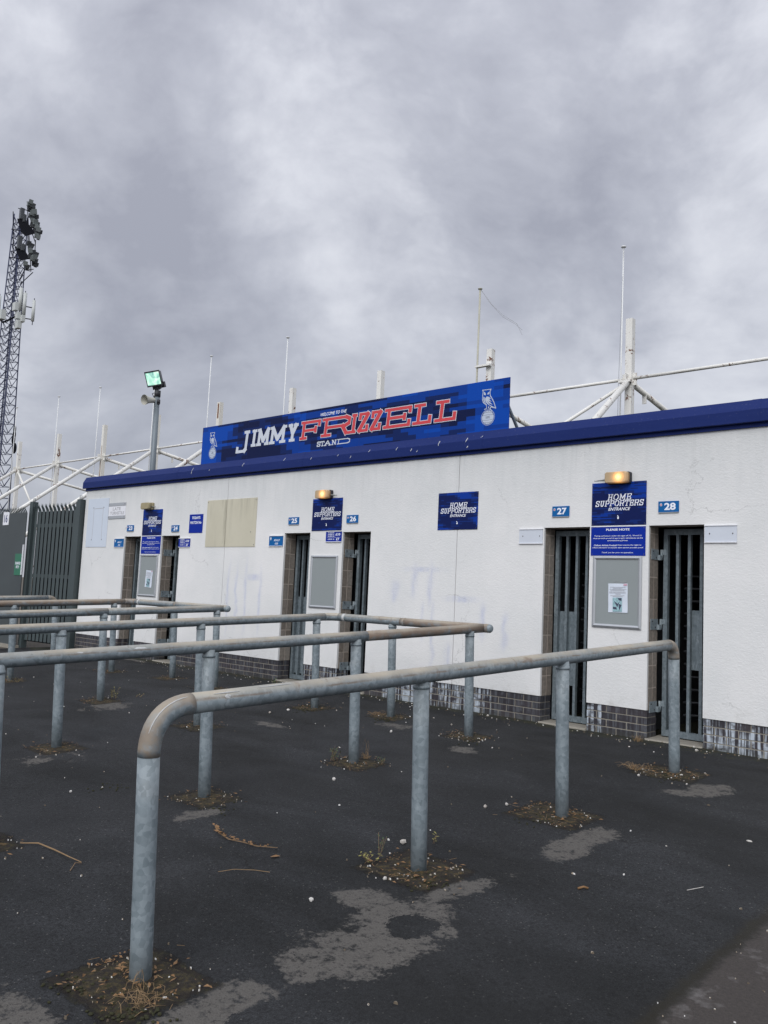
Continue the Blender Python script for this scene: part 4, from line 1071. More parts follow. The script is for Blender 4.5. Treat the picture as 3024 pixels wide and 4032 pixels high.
el = bend(f0, f1, PP(-9.95, -1.30, .5), .14, 10); rail(T, seg(f0, el[0], 10)); rail(T, el, 'tan_elbow', 'elbow', RR+.001)
MB().tube(seg(PP(-9.95, -1.30, -.06), el[-1], 3), RR, 20).build('post', 'galvanised', T)
for y in (-5.95, -4.45, -2.9): post(T, -9.95, y)

# ------------------------------------------------------------------ palisade gate and sheeted fence
def pale_mesh(w, h, name, mat):
    q = MB(); hw = w/2; d = .012
    prof_ = [(-hw, 0), (-hw*.45, -d), (hw*.45, -d), (hw, 0)]
    rows = [(0, 1, 0), (h-.16, 1, 0), (h-.11, .9, -.02), (h-.07, .78, -.045)]
    for (z, s, yo) in rows:
        for x_, y_ in prof_: q.v.append((x_*s, y_+yo, z))
    for r in range(3):
        for j in range(3): a = r*4+j; q.f.append((a, a+1, a+5, a+4)); q.sm.append(False)
    b0 = 12
    for (j, tx, tz, ty) in ((0, -hw*1.05, h-.015, -.075), (1, 0, h, -.06), (2, hw*1.05, h-.015, -.075)):
        i = len(q.v); q.v.append((tx, ty, tz)); q.f.append((b0+j, b0+j+1, i)); q.sm.append(False)
    me = q.mesh(name); me.materials.append(M[mat]); return me
gx, gy, ang = -11.76, -.05, radians(5); gl_ = Vector((-cos(ang), -sin(ang), 0)); gzz = -.30
T = thing('palisade_gate', (gx, gy, gzz), 'tall dark green palisade gate with splayed spikes against the white building', 'gate')
FRM = Matrix.Translation((gx, gy, 0)) @ Matrix.Rotation(ang+pi, 4, 'Z')
def gb(x0, x1, y0, y1, z0, z1, nm, mat='fence_green', par=None): return MB().box(x0, x1, y0, y1, z0, z1, FRM).build(nm, mat, par or T)
gb(-.03, .085, -.06, .06, -.35, 2.70, 'gate_post'); gb(.092, .155, -.035, .035, -.1, 2.66, 'stile')
gb(1.70, 1.82, -.06, .06, -.45, 2.70, 'gate_post')
for xx in (.06, 1.76):
    q = MB(); q.tube([FRM @ Vector((xx-.03, 0, 2.70)), FRM @ Vector((xx-.03, 0, 2.78)), FRM @ Vector((xx+.03, 0, 2.78)), FRM @ Vector((xx+.03, 0, 2.70))], .008, 6); q.build('lock_staple', 'galvanised', T)
for z in (2.20, 1.16, .02): gb(.155, 1.70, -.045, -.004, z-.035, z+.035, 'cross_rail')
gb(.155, 1.70, -.075, -.070, -.2, 2.50, 'backing_sheet', 'tower_dark')
pm = pale_mesh(.106, 2.83, 'pale', 'fence_green')
for k in range(11):
    v = FRM @ Vector((.225+.142*k, .0, 0)); inst(pm, 'pale', (v.x, v.y, -.17), T, (0, 0, ang))
T = thing('sheeted_fence', (-15.8, -.33, -.35), 'dark green sheeted palisade fence with a row of fine spikes along its top', 'fence')
for k in range(5): MB().box(-13.52-1.3*k-1.296, -13.52-1.3*k, -.34, -.33, -.30, 2.47).build('sheet_panel', 'fence_sheet', T)
for k in range(4): MB().box(-14.82-1.3*k*1, -14.74-1.3*k*1, -.29, -.22, -.5, 2.5).build('fence_post', 'fence_green', T)
MB().box(-20, -13.5, -.40, -.28, -.6, -.29).build('kerb', 'concrete_step', T)
pm2 = pale_mesh(.050, 2.30, 'pale', 'fence_green')
for k in range(84):
    inst(pm2, 'pale', (-13.56-.077*k, -.318, .31), T)
T = board('number_sign', 'white sign with a navy 16 on the sheeted green fence', 'sign', -14.62, -14.34, 2.22, 2.503, 'sign_white', .01, -.342)
text('16', -14.56, -14.40, 2.275, 2.45, -.3535, 'print_navy', T, .02)
T = board('disabled_entry_sign', 'green disabled entry sign cable-tied to the sheeted fence', 'sign', -13.865, -13.555, 1.15, 1.60, 'sign_green', .01, -.342)
for s, zb in (('DISABLED', 1.375), ('ENTRY', 1.295)): text(s, -13.835 if s[0] == 'D' else -13.785, -13.585 if s[0] == 'D' else -13.635, zb, zb+.055, -.3535, 'print_white', T, .03)
MB().box(-13.535, -13.50, -.362, -.3425, 1.16, 1.79).build('white_strip', 'sign_white'); o = bpy.data.objects['white_strip']; tag(o, 'narrow white strip fixed upright between the green sign and the palisade gate', 'strip')

# ------------------------------------------------------------------ stand frame behind
T = thing('grandstand_steelwork', (-19, 9, 0), 'white tubular steelwork of the stand behind the wall, patched with rust', 'steel frame')
NX = [-4.66+(-3.873)*k for k in range(9)]; NX = [-4.64, -8.46, -12.28, -16.08, -19.88, -23.77, -27.68, -31.6, -35.5]
YB = 9.0; ZC = 6.16
for k, x in enumerate(NX+[-.8]):
    mb = MB(); mb.box(x-.078, x+.078, YB-.078, YB+.078, 0, 7.47 if k else 7.54)
    mb.build('frame_post', 'cream_steel' if k in (4, 5, 6) else 'white_steel', T)
    # gusset plates
    g_ = MB(); g_.box(x-.17, x+.17, YB-.012, YB+.012, ZC-.16, ZC+.12); g_.box(x-.012, x+.012, YB-.22, YB+.22, ZC-.2, ZC+.08); g_.build('gusset', 'white_steel', T)
    d = Vector((0, -1, -.78)); a = Vector((x, YB-.1, ZC-.08)); MB().tube([a, a+d*6.0], .072, 14).build('front_raker', 'white_steel', T)
    d = Vector((0, 1, -.15)); a = Vector((x, YB+.1, ZC-.08)); MB().tube([a, a+d*3.2, a+d*7], .064, 12).build('rear_strut', 'white_steel', T)
    # hanger lug
    MB().box(x-.05, x+.05, YB+.75, YB+.77, ZC-.42, ZC-.2).build('lug', 'white_steel', T)
xs_ = sorted(NX+[-.8, 3.1])
for a, c in zip(xs_[:-1], xs_[1:]): MB().tube([(a+.1, YB, ZC), ((a+c)/2, YB, ZC), (c-.1, YB, ZC)], .037, 12).build('top_chord', 'white_steel', T)
MB().tube([(NX[0]-.02, YB-.1, ZC-.12), (NX[0]-1.9, YB-1.2, ZC-1.6), (NX[0]-3.2, YB-2, ZC-2.6)], .04, 8).build('brace', 'white_steel', T)
MB().tube([(NX[8], YB, ZC-.1), (NX[8]+1.9, YB, ZC-1.9)], .05, 8).build('brace', 'white_steel', T)
q = MB(); q.box(NX[4]-.03, NX[4]+.04, YB-.084, YB-.079, 6.9, 7.42); q.build('rust_plate', 'rust', T)
q = MB(); q.box(NX[5]+.05, NX[5]+.084, YB-.082, YB-.079, 5.6, 7.35); q.build('rust_streak', 'rust', T)
q = MB(); q.box(NX[6]-.0, NX[6]+.025, YB-.083, YB-.079, 5.3, 6.6); q.build('rust_streak', 'rust', T)
# flag poles
POL = [(0, -.13, 9.20), (1, -.30, 9.08), (3, -.22, 9.11), (4, -.50, 9.16), (5, -.14, 9.13), (6, -.36, 9.05), (7, -.04, 9.12), (8, -.35, 9.12)]
PL = ['tallest looking pole beside the white post over gate 28', 'weathered, behind the banner crest, a loose cord blowing from its top', 'slim pole behind the banner over its first word', 'slim pole behind the near-vertical rusty post at the banner end',
      'slim pole almost hidden behind the grey floodlight column', 'slim pole between the floodlight column and the wall end', 'slim pole rising over the palisade gate', 'slim pole beside the lattice mast, partly over it']
for (k, dx, zt), lab in zip(POL, PL):
    x = NX[k]+dx; T = thing('flagpole', (x, YB-.02, 0), 'bare white flagpole, '+lab, 'flagpole', 'bare flagpoles on the stand frame')
    MB().tube([(x-.02, YB-.15, 3), (x-.01, YB-.15, 6), (x, YB-.15, zt)], .026 if k == 1 else .016, 10).build('shaft', 'algae_pole' if k == 1 else 'fibreglass', T)
    q = MB(); q.ell((x, YB-.15, zt+.02), .062, .062, .026, 12, 6); q.build('cap', 'algae_pole' if k == 1 else 'fibreglass', T)
    q = MB(); q.box(x-.05, NX[k]+.1, YB-.2, YB-.09, 6.05 if k == 0 else 7.0, 6.10 if k == 0 else 7.05)
    if k in (0, 1): q.build('clamp', 'white_steel', T)
    if k in (0,): MB().tube([(x-.07, YB-.16, 3), (x-.06, YB-.16, 6), (x+.01, YB-.16, zt)], .006, 5).build('halyard', 'rope', T)
    if k == 1:
        for s in (0, 1):
            pts = [(x+.02, YB-.15, zt), (x+.34+.04*s, YB-.15, zt-.44-.03*s), (x+.72, YB-.15, zt-.86+.05*s), (x+1.15+.05*s, YB-.2, zt-1.15), (x+1.36, YB-.2, zt-1.34-.12*s)]
            MB().tube(pts, .0055, 5).build('halyard', 'rope', T)

# ------------------------------------------------------------------ floodlight column on the roof
lx, ly = -11.33, 1.2
T = thing('floodlight_column', (lx, ly, 2.9), 'grey column with a lit greenish floodlight, standing behind the coping', 'floodlight')
MB().tube([(lx, ly, -.2), (lx, ly, 3.4), (lx-.02, ly, 5.0)], [.062, .060, .055], 14).build('column', 'pole_grey', T)
MB().tube([(lx-.02, ly, 4.98), (lx-.02, ly, 5.11)], .066, 12).build('collar', 'black_metal', T)
hd = Matrix.Translation((lx-.09, ly-.05, 5.375)) @ Matrix.Scale(.80, 4) @ Matrix.Rotation(radians(34), 4, 'Z') @ Matrix.Rotation(radians(-10), 4, 'Y') @ Matrix.Rotation(radians(20), 4, 'X')
q = MB(); rim = [(-.20, -.18), (.20, -.18), (.20, .18), (-.20, .18)]
hood = MB()
hood.v += [tuple(hd @ Vector((x_, -.10, z_))) for x_, z_ in rim]
n_ = 6
for k in range(1, n_+1):
    s = cos(k/n_*pi/2*.86); yy = -.10+.28*sin(k/n_*pi/2)
    hood.v += [tuple(hd @ Vector((x_*(.4+.6*s), yy, z_*s))) for x_, z_ in rim]
for k in range(n_):
    for j in range(4): j2 = (j+1) % 4; hood.f.append((k*4+j, k*4+j2, (k+1)*4+j2, (k+1)*4+j)); hood.sm.append(True)
hood.f.append(tuple(n_*4+j for j in range(4))); hood.sm.append(False)
hood.build('lamp_hood', 'lamp_casing', T)
me = MB().box(-.182, .182, -.108, -.098, -.162, .162).mesh('lit_face'); me.materials.append(M['lit_flood']); o = bpy.data.objects.new('lit_face', me); COL.objects.link(o); o.parent = T; mm = hd.copy(); mm.translation -= T.location; o.matrix_local = mm
q = MB()
for a in ((-.2, .2, .164, .2), (-.2, .2, -.2, -.164)): q.box(a[0], a[1], -.118, -.09, a[2], a[3], hd)
for a in ((-.2, -.184, -.164, .164), (.184, .2, -.164, .164)): q.box(a[0], a[1], -.118, -.09, a[2], a[3], hd)
q.build('lamp_rim', 'black_metal', T)
q = MB(); q.box(-.09, .10, -.06, .06, -.29, -.20, hd); q.box(.12, .22, -.02, .1, -.27, -.12, hd); q.build('control_gear', 'black_metal', T)
q = MB(); c0 = Vector((lx-.02, ly, 5.13)); q.tube([c0+Vector((-.13, 0, .14)), c0+Vector((-.12, 0, .03)), c0+Vector((-.05, 0, 0)), c0+Vector((.08, 0, .01)), c0+Vector((.15, 0, .06)), c0+Vector((.14, 0, .13))], .012, 6); q.tube([c0, c0+Vector((0, 0, .12))], .012, 6); q.build('yoke', 'black_metal', T)
# horn
H = thing('horn_loudspeaker', (lx-.16, ly-.12, 4.86), 'cream horn loudspeaker clamped to the floodlight column', 'loudspeaker')
dv = Vector((.12, -.97, -.16)).normalized(); c0 = Vector((lx-.05, ly-.05, 4.90))
MB().tube([c0, c0+dv*.09, c0+dv*.16, c0+dv*.24, c0+dv*.255], [.055, .06, .072, .105, .108], 18, caps=False).build('horn_bell', 'horn_cream', H)
MB().tube([c0-dv*.01, c0+dv*.14], .028, 10).build('horn_driver', 'horn_cream', H)
MB().tube([c0+Vector((0, 0, .06)), c0+Vector((-.04, -.03, .14)), c0+Vector((.04, .03, .18))], .01, 6).build('bracket', 'black_metal', H)
q = MB(); q.tube([(lx+.09, ly-.03, 4.82), (lx+.09, ly-.03, 4.90)], .035, 10); q.ell((lx+.09, ly-.03, 4.82), .035, .035, .03, 10, 6); o = q.build('camera_dome', 'black_metal'); tag(o, 'small dark camera dome on the floodlight column', 'camera')

# ------------------------------------------------------------------ floodlight mast far away
tx, ty = -71.3, 22.9
T = thing('floodlight_mast', (tx, ty, 0), 'tall blue lattice mast with banks of floodlights and phone antennas, far beyond the fence', 'mast')
def tw(z): return max(.40, .40+(30.5-z)*.0188)
ra = radians(28); ca_, sa_ = cos(ra), sin(ra)
def tp(sx, sy, z, k=1): w = tw(z)*k; return Vector((tx+w*(sx*ca_-sy*sa_), ty+w*(sx*sa_+sy*ca_), z))
for sx, sy in ((1, 1), (-1, 1), (-1, -1), (1, -1)): MB().tube([tp(sx, sy, -1), tp(sx, sy, 12), tp(sx, sy, 34)], .055, 6).build('leg', 'tower_steel', T)
br = MB(); z = 0.0
C4 = [(1, 1), (-1, 1), (-1, -1), (1, -1)]
while z < 33.5:
    h = max(.66, tw(z)*1.25); z2 = min(z+h, 34)
    for k in range(4):
        a, c = C4[k], C4[(k+1) % 4]
        br.tube([tp(*a, z), tp(*c, z)], .028, 4); mid_ = (tp(*a, z)+tp(*c, z))/2
        br.tube([mid_, tp(*a, z2)], .028, 4); br.tube([mid_, tp(*c, z2)], .028, 4)
    z = z2
tag(br.build('bracing', 'tower_steel', T), kind='stuff')
q = MB()
for s in (-.15, .15): q.tube([tp(-.2+s, .1, 0), tp(-.2+s, .1, 33)], .025, 4)
zz = 1
while zz < 33: q.tube([tp(-.35, .1, zz), tp(-.05, .1, zz)], .016, 4); zz += .4
tag(q.build('ladder', 'tower_steel', T), kind='stuff')
def at(px, py, D):
    d = fw + rt2*((px-1512)/3276.4) - up2*((py-2016)/3276.4); return CAM+d*D
# headframe: rows of lamps on a rack to one side
rk = MB()
for (a, c) in (((107, 793), (122, 1068)), ((122, 1068), (95, 1062)), ((130, 1072), (78, 1120)), ((98, 1060), (78, 1100)), ((72, 820), (107, 828)), ((140, 945), (137, 1000)), ((45, 902), (100, 912)), ((35, 1012), (85, 1020)), ((107, 860), (112, 985)), ((52, 833), (52, 1010)), ((122, 905), (140, 957)), ((95, 1062), (132, 1060))):
    rk.tube([at(*a, 74.5), at(*c, 74.5)], .04, 5)
rk.build('lamp_rack', 'tower_dark', T)
for (pts) in ([(68, 865), (100, 872), (138, 920), (100, 930), (84, 915)], [(58, 975), (95, 985), (115, 1020), (80, 1027)]):
    q = MB(); P = [at(x_, y_, 74.3-.01*i) for i, (x_, y_) in enumerate(pts)]
    q.quad(*P); q.quad(*[v+Vector((0, 0, .12)) for v in reversed(P)])
    for i in range(len(P)): j = (i+1) % len(P); q.quad(P[i], P[j], P[j]+Vector((0, 0, .12)), P[i]+Vector((0, 0, .12)))
    q.build('platform', 'tower_dark', T)
lamps = [(112, 800, .8), (115, 812, .8), (127, 820, .9), (128, 838, 1), (119, 846, .8), (134, 858, 1), (127, 866, .9), (130, 884, 1), (139, 888, 1), (148, 892, 1), (143, 906, 1), (151, 922, 1), (144, 925, .9), (120, 975, 1), (126, 1002, 1), (134, 1010, 1), (118, 1008, .9), (132, 1034, .9), (121, 793, .9), (130, 808, 1), (118, 822, .9), (136, 832, 1.1), (125, 850, 1), (143, 852, .9), (136, 872, 1.1), (145, 880, .9), (140, 898, 1), (152, 902, 1), (147, 915, 1.1), (157, 912, .9), (152, 932, .9),
         (112, 955, .9), (122, 965, 1), (118, 985, 1), (130, 990, .9), (140, 1000, 1.1), (128, 1015, 1), (137, 1024, 1), (142, 1040, .9), (100, 1035, .9), (108, 1048, .9)]
fm = []
for var in range(3):
    q = MB(); q.tube([(0, -.24, 0), (0, -.08, 0), (0, .06, 0), (0, .16, 0)], [.25, .24, .18, .08], 4, smooth=False); q.box(-.12, .12, .0, .2, -.30, -.18)
    me = q.mesh('floodlight'); me.materials.append(M['lamp_casing' if var else 'lamp_glass']); fm.append(me)
for i, (x_, y_, s) in enumerate(lamps):
    P = at(x_, y_, 74.2+(i % 3)*.25)
    o = inst(fm[i % 3], 'floodlight', P, T, (radians(25), radians(random.uniform(-15, 15)), radians(75+random.uniform(-15, 15)))); o.scale = (s*1.12, s*1.12, s*1.12)
for (x_, y_, w_, h_) in ((86, 842, .5, 1.0), (96, 860, .4, .7), (77, 955, .5, 1.2), (90, 975, .5, .6)):
    P = at(x_, y_, 74.4); MB().box(P.x-w_/3, P.x+w_/3, P.y-w_/3, P.y+w_/3, P.z-h_/2, P.z+h_/2).build('control_box', 'lamp_casing', T)
for (x0_, y0_, x1_, y1_, w_) in ((85, 1133, 76, 1222, .16), (101, 1153, 92, 1240, .16), (135, 1182, 128, 1266, .14), (-2, 1165, -6, 1240, .14)):
    a, c = at(x0_, y0_, 74), at(x1_, y1_, 74); cx = (a.x+c.x)/2; cy = (a.y+c.y)/2
    q = MB(); q.tube([(cx, cy, c.z), (cx, cy, a.z)], w_, 10); q.build('antenna_panel', 'antenna_white', T)
    MB().tube([(cx, cy, c.z-.35), (cx, cy, a.z+.2)], .035, 6).build('antenna_pole', 'tower_dark', T)
q = MB(); q.tube([at(70, 1200, 74.2), at(133, 1213, 74)], .05, 5); q.tube([at(60, 1248, 74.2), at(128, 1258, 74)], .05, 5); q.tube([at(10, 1270, 74), at(65, 1245, 74)], .08, 5); q.tube([at(10, 1270, 74), at(-8, 1250, 74)], .06, 5); q.build('antenna_arm', 'tower_dark', T)
for (x_, y_, s) in ((62, 1208, .3), (72, 1278, .3), (88, 1255, .25), (8, 1240, .35), (70, 1243, .25)):
    P = at(x_, y_, 73.9); MB().box(P.x-s, P.x+s, P.y-s*.6, P.y+s*.6, P.z-s*1.2, P.z+s*1.2).build('radio_unit', 'antenna_white', T)
q = MB()
for (x_, y_, s) in ((58, 1690, .35), (56, 1712, .4), (53, 1730, .45), (57, 1765, .5)): 
    P = at(x_, y_, 73.9); q.ell(P, s*.6, s*.3, s, 8, 6)
q.build('dish', 'tower_dark', T)

# ------------------------------------------------------------------ litter, stones, plants
def onground(x, y): return gz(x, y)+.010*noise.noise(Vector((x*.9, y*.9, 0)))+.004*noise.noise(Vector((x*3.5, y*3.5, 5)))
rnd = random.Random(11)
# soil and moss mounds round the posts
mo_ = MB()
for (x, y) in SOIL:
    bw, bh = (.245, .215) if x > .5 else (.20, .17); n_ = 15
    base_i = len(mo_.v)
    for j in range(n_+1):
        for i in range(n_+1):
            u, v = i/n_*2-1, j/n_*2-1
            px, py = x+u*bw*(1+.12*noise.noise(Vector((u*2, v*2, x)))), y+v*bh*(1+.12*noise.noise(Vector((u*2, v*2, y))))
            e = max(0, 1-max(abs(u), abs(v))**4)
            h = e*(.004+.016*abs(noise.noise(Vector((px*16, py*16, 1))))+.008*max(0, noise.noise(Vector((px*45, py*45, 2)))))-.004
            mo_.v.append((px, py, onground(px, py)+h))
    for j in range(n_):
        for i in range(n_):
            a = base_i+j*(n_+1)+i; mo_.f.append((a, a+1, a+n_+2, a+n_+1)); mo_.sm.append(False)
tag(mo_.build('soil_and_moss', 'soil_litter'), 'dark earth and moss filling the cut squares round the rail posts', kind='stuff')
def chip(mb, x, y, s, flat=.5):
    z = onground(x, y); a = rnd.uniform(0, 6.3); el_ = rnd.uniform(.6, 1.8)
    pts = []
    for k in range(5):
        th = a+k*1.257+rnd.uniform(-.3, .3); r = s*rnd.uniform(.6, 1)
        pts.append((x+r*cos(th)*el_, y+r*sin(th)/el_))
    i = len(mb.v)
    mb.v += [(p_[0], p_[1], z-.001) for p_ in pts]+[(p_[0]*.8+x*.2, p_[1]*.8+y*.2, z+s*flat*rnd.uniform(.7, 1.1)+.003) for p_ in pts]
    for k in range(5): k2 = (k+1) % 5; mb.f.append((i+k, i+k2, i+5+k2, i+5+k)); mb.sm.append(False)
    mb.f.append(tuple(i+5+k for k in range(5))); mb.sm.append(False)
ch = MB()
for k in range(260):
    x, y = rnd.uniform(-11, 3.2), rnd.uniform(-6.9, -.05); chip(ch, x, y, rnd.choice((.004, .005, .006, .009)))
for k in range(260): 
    x = rnd.uniform(-9, 3); chip(ch, x, -.03-abs(rnd.gauss(0, .18)), rnd.uniform(.004, .011))
for (x, y) in SOIL:
    for k in range(int((30 if x > -1.5 else 12)*rnd.uniform(.4, 1.1))): chip(ch, x+rnd.gauss(0, .15), y+rnd.gauss(0, .13), rnd.uniform(.0025, .009), .9)
for k in range(130): chip(ch, rnd.uniform(2.3, 3.6), rnd.uniform(-6.5, -3.5), rnd.uniform(.0015, .0035))
for (x, y) in SOIL:
    if x < -1.5: continue
    for k in range(rnd.randint(8, 34)):
        th = rnd.uniform(0, 6.3); r_ = rnd.uniform(.75, 1.02); cx_, sy_ = cos(th), sin(th); m_ = max(abs(cx_), abs(sy_)); chip(ch, x+.25*r_*cx_/m_, y+.21*r_*sy_/m_, rnd.uniform(.002, .006), .9)
tag(ch.build('gravel_chips', 'chip_mix'), 'pale gravel chips and grit strewn over the tarmac', kind='stuff')
lf = MB()
for (x, y) in SOIL:
    for k in range(60 if x > .5 else 24):
        a, c = x+rnd.gauss(0, .13), y+rnd.gauss(0, .11); z = onground(a, c)+rnd.uniform(.010, .022); th = rnd.uniform(0, 6.3); L = rnd.uniform(.008, .020)
        dx, dy = cos(th)*L, sin(th)*L
        lf.quad((a-dx, c-dy, z), (a+dy*.4, c-dx*.4, z+rnd.uniform(0, .008)), (a+dx, c+dy, z+rnd.uniform(-.002, .006)), (a-dy*.4, c+dx*.4, z+.002))
for (x, y) in SOIL:
    for k in range(int((80 if x > .5 else 34)*rnd.uniform(.4, 1.1))):
        th = rnd.uniform(2.2, 5.6) if k % 3 else rnd.uniform(0, 6.3); r_ = rnd.uniform(.7, 1.0); cx_, sy_ = cos(th), sin(th); m_ = max(abs(cx_), abs(sy_)); a, c = x+.25*r_*cx_/m_, y+.21*r_*sy_/m_
        z = onground(a, c)+rnd.uniform(.008, .018); th = rnd.uniform(0, 6.3); L = rnd.uniform(.004, .010); dx, dy = cos(th)*L, sin(th)*L
        lf.quad((a-dx, c-dy, z), (a+dy*.5, c-dx*.5, z+rnd.uniform(0, .006)), (a+dx, c+dy, z), (a-dy*.5, c+dx*.5, z+.003))
for k in range(120):
    a = rnd.uniform(-9, 2); c = -.03-abs(rnd.gauss(0, .10)); z = onground(a, c)+.006; th = rnd.uniform(0, 6.3); L = rnd.uniform(.006, .014); dx, dy = cos(th)*L, sin(th)*L
    lf.quad((a-dx, c-dy, z), (a+dy*.4, c-dx*.4, z+.004), (a+dx, c+dy, z+.002), (a-dy*.4, c+dx*.4, z+.002))
tag(lf.build('dead_leaf_litter', 'dead_leaf'), 'brown leaf scraps caught round the post feet and along the wall foot', kind='stuff')
sf_ = MB()
for (x, y) in SOIL:
    for k in range(16 if x > .5 else 8):
        a, c = x+rnd.gauss(0, .15), y+rnd.gauss(0, .12); z = onground(a, c)+.014; th = rnd.uniform(0, 6.3); L = rnd.uniform(.02, .05)
        sf_.tube([(a, c, z), (a+cos(th)*L, c+sin(th)*L, z+rnd.uniform(0, .012))], .0011, 3)
tag(sf_.build('straw_bits', 'straw'), 'dry straw stalks lying over the earth squares', kind='stuff')
STN = [((1910, 3182), .020, 'pale upright stone on open tarmac, nearer the wide earth square of the third post'), ((1995, 3172), .018, 'pale stone just past the upright one, toward post three'), ((1314, 3072), .022, 'large buff stone lying on open tarmac between the queue rails'),
       ((2743, 2955), .022, 'white stone at the edge of the last doorstep'), ((2732, 2938), .016, 'smaller white stone touching the last doorstep'), ((1540, 2883), .022, 'white stone between the hairpin rail and the nearest rail'), ((1778, 2857), .016, 'white stone near the hairpin corner post'),
       ((1588, 3320), .024, 'grey white stone behind the foot of the second upright'), ((1515, 3465), .016, 'white stone inside the earth square of the second upright'), ((1225, 3552), .017, 'white stone beside the big worn grey patch'), ((2515, 3056), .016, 'white stone on the near side of the last rail post square'),
       ((2683, 3056), .014, 'white stone just beyond the last rail post'), ((1920, 2815), .022, 'white stone by the brick plinth behind the hairpin end'), ((278, 3121), .013, 'buff stone on dark tarmac among the far rails'), ((402, 3104), .011, 'small pale stone on dark tarmac beside the buff one'),
       ((133, 2668), .018, 'white chip by the far rail posts'), ((1135, 2798), .020, 'white plastic fragment near the middle post moss'), ((1062, 2808), .020, 'cream splinter lying clear of the moss, on bare tarmac')]
def gp(px, py):
    d = fw + rt2*((px-1512)/3276.4) - up2*((py-2016)/3276.4); t_ = (-.19+.038*CAM.y-CAM.z)/(d.z-.038*d.y); return CAM+d*t_
for i, (pp, s, lab) in enumerate(STN):
    P = gp(*pp); q = MB(); q.ell((0, 0, 0), s*.95, s*.62, s*.60, 6, 4, .22)
    o = q.build('stone', 'stone_white'); o.location = (P.x, P.y, onground(P.x, P.y)+s*.45); o.rotation_euler = (rnd.uniform(-.3, .3), rnd.uniform(-.3, .3), rnd.uniform(0, 6)); tag(o, lab, 'stone', 'loose stones on the tarmac')
def pathg(pts, h=.008): return [Vector((gp(*q_).x, gp(*q_).y, onground(gp(*q_).x, gp(*q_).y)+h+(.006 if i % 2 else 0))) for i, q_ in enumerate(pts)]
o = thing('dead_branch', gp(950, 3310), 'dead branch with curled brown leaves lying on open tarmac', 'branch')
pth = pathg([(846, 3258), (860, 3290), (900, 3312), (960, 3330), (1010, 3342), (1092, 3352)]); MB().tube(pth, [.004, .004, .0035, .003, .003, .002], 5).build('stem', 'twig', o)
q = MB()
for k in range(46):
    f = rnd.uniform(0, .98)*5; i = int(f); c_ = pth[i].lerp(pth[i+1], f-i)+Vector((rnd.gauss(0, .008), rnd.gauss(0, .008), rnd.uniform(.002, .014))); th = rnd.uniform(0, 6.3); L = rnd.uniform(.010, .022)
    dx, dy = cos(th)*L, sin(th)*L
    q.quad(c_+Vector((-dx, -dy, 0)), c_+Vector((dy*.35, -dx*.35, .006)), c_+Vector((dx, dy, .004)), c_+Vector((-dy*.35, dx*.35, -.002)))
q.build('leaves', 'dead_leaf', o)
o = thing('twig', gp(210, 3360), 'forked straw coloured twig at the frame edge beside an earth square', 'twig')
MB().tube(pathg([(80, 3325), (150, 3330), (215, 3352), (270, 3380), (320, 3398)], .010), [.003, .004, .004, .003, .002], 5).build('stem', 'straw', o)
MB().tube(pathg([(320, 3398), (296, 3402), (276, 3430)], .006), .0022, 4).build('fork', 'twig', o)
o = MB().tube(pathg([(858, 3440), (920, 3436), (1000, 3436), (1062, 3448)], .005), .0016, 4).build('thin_stalk', 'straw'); tag(o, 'thin pale stalk lying below the dead branch', 'twig')
o = MB().tube(pathg([(2275, 3501), (2298, 3499), (2316, 3500)], .006), .006, 6).build('brown_stick', 'dead_leaf'); tag(o, 'short orange brown stick alone on open tarmac', 'stick')
o = MB().tube(pathg([(2705, 3509), (2770, 3500)], .004), .0016, 4).build('drinking_straw', 'stone_white'); tag(o, 'thin white straw on the tarmac toward the old surfacing', 'straw')
o = MB().quad(*[tuple(v) for v in pathg([(1062, 3383), (1085, 3378), (1104, 3379), (1080, 3388)], .006)]).build('fallen_leaf', 'dead_leaf'); tag(o, 'single dry leaf just below the end of the dead branch', 'leaf')
o = MB().ell(tuple(gp(2950, 3317)+Vector((0, 0, .008))), .018, .010, .006, 8, 5, .15).build('shell_fragment', 'stone_white'); tag(o, 'white flattened scrap alone on tarmac near the frame edge', 'scrap')

def weed(pos, n_, h, sp, mat, lab, leaf=.018, straw=0):
    T = thing('weed', pos, lab, 'weed', None); st = MB(); lv = MB()
    for k in range(n_):
        a = rnd.uniform(0, 6.3); b0_ = Vector((pos[0]+rnd.gauss(0, sp*.25), pos[1]+rnd.gauss(0, sp*.25), pos[2])); hh = h*rnd.uniform(.5, 1); tip = b0_+Vector((cos(a)*sp*.5, sin(a)*sp*.5, hh))
        mid_ = b0_.lerp(tip, .5)+Vector((0, 0, hh*.12)); st.tube([b0_, mid_, tip], .0013, 3)
        m_ = 3+int(hh/.018)
        for j in range(m_):
            c_ = b0_.lerp(tip, (j+1)/m_)+Vector((0, 0, .002)); th = a+j*2.4; L = leaf*rnd.uniform(.6, 1.1); dx, dy = cos(th)*L, sin(th)*L; dz_ = rnd.uniform(-.2, .7)*L
            lv.quad(c_, c_+Vector((dx*.5-dy*.28, dy*.5+dx*.28, dz_*.6)), c_+Vector((dx, dy, dz_)), c_+Vector((dx*.5+dy*.28, dy*.5-dx*.28, dz_*.6)))
    st.build('stems', 'twig', T); lv.build('leaves', mat, T); return T
def G3(px, py): v = gp(px, py); return Vector((v.x, v.y, onground(v.x, v.y)))
weed(G3(1315, 2995), 9, .13, .09, 'leaf_green', 'green leafy weed at the foot of the middle hairpin post', .022)
weed(G3(1506, 3008), 6, .06, .07, 'leaf_green', 'small green weed just past the middle hairpin post', .018)
weed(G3(446, 2752), 7, .14, .08, 'leaf_yellow', 'yellowish weed beside a far rail post', .024)
weed(G3(1440, 3395), 6, .05, .09, 'leaf_yellow', 'round leaved yellow weed at the corner of the second upright', .026)
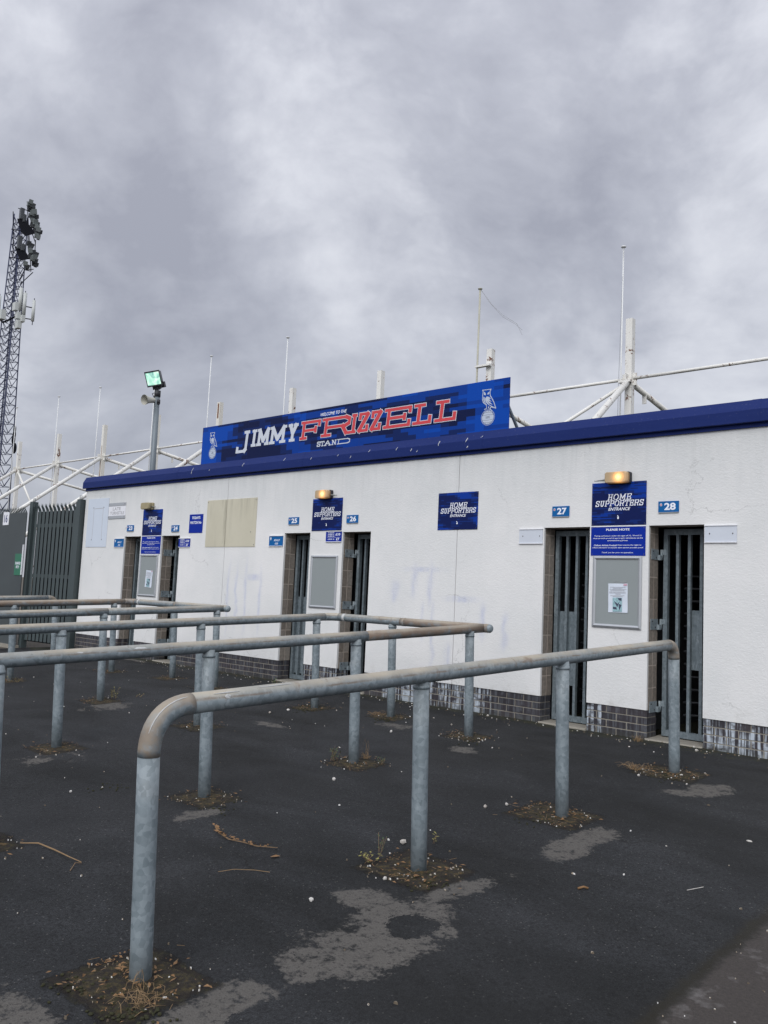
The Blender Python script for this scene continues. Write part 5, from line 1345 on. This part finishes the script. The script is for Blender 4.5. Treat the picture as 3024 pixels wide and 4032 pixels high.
weed(G3(1502, 3352), 4, .10, .05, 'leaf_green', 'thin green sprig near the yellow weed and second upright', .016)
weed(G3(1706, 3318), 2, .06, .03, 'leaf_yellow', 'lone yellow leaf seedling behind the second upright', .026)
weed(G3(1080, 2690), 6, .07, .10, 'leaf_green', 'bright green weed growing against the plinth beside the doorstep of gate 25', .03)
weed(G3(60, 2685), 7, .07, .16, 'leaf_yellow', 'yellow green weed patch under the rust brown rail', .02)
weed(G3(545, 2745), 6, .05, .1, 'leaf_yellow', 'tiny yellow weed round the cross rail post far along', .016)
def tuft(pos, n_, h, sp, lab, mat='straw'):
    T = thing('grass_tuft', pos, lab, 'grass tuft'); q = MB()
    for k in range(n_):
        a = rnd.uniform(0, 6.3); b0_ = pos+Vector((rnd.gauss(0, sp*.3), rnd.gauss(0, sp*.3), 0)); L = sp*rnd.uniform(.4, 1.1); hh = h*rnd.uniform(.3, 1)
        q.tube([b0_, b0_+Vector((cos(a)*L*.25, sin(a)*L*.25, hh*.7)), b0_+Vector((cos(a+.2)*L*.6, sin(a+.2)*L*.6, hh)), b0_+Vector((cos(a+.5)*L, sin(a+.5)*L, hh*rnd.uniform(.2, .8)))], [.0012, .0010, .0008, .0003], 3)
    q.build('blades', mat, T)
tuft(G3(560, 3945), 46, .035, .09, 'dry straw grass tuft in the earth square of the nearest upright')
tuft(G3(530, 3900), 8, .12, .06, 'a few tall dry stalks by the nearest upright')
tuft(G3(2512, 2912), 34, .06, .06, 'dry grass tuft against the plinth between gates 27 and 28')
tuft(G3(2505, 3030), 50, .06, .12, 'dry straw grass tuft beside the last rail post')
tuft(G3(1440, 2985), 30, .05, .05, 'dry brown grass tuft against the middle hairpin post')
tuft(G3(1443, 2985), 4, .20, .05, 'tall thin seed stalks by the middle hairpin post')
tuft(G3(1480, 2815), 30, .05, .12, 'dry grass tuft beside the cross rail post of the hairpin')
# moss cushions over some of the earth
ms = MB()
for (px, py, n_) in ((520, 4000, 60), (300, 3900, 30), (1700, 3480, 30), (2640, 3060, 60), (2110, 3230, 30), (1520, 2832, 50), (1200, 2795, 60), (1250, 2790, 30), (440, 3100, 20), (860, 3180, 20), (1850, 2915, 20), (770, 2870, 30)):
    for k in range(n_):
        P = G3(px+rnd.gauss(0, 70*(py-2300)/1500), py+rnd.gauss(0, 22*(py-2300)/1500)); s = rnd.uniform(.003, .007)
        ms.ell((P.x, P.y, P.z+.004), s*1.4, s*1.4, s*.8, 6, 4, .2)
tag(ms.build('moss', 'moss_tuft'), 'olive moss cushions on the earth squares', kind='stuff')
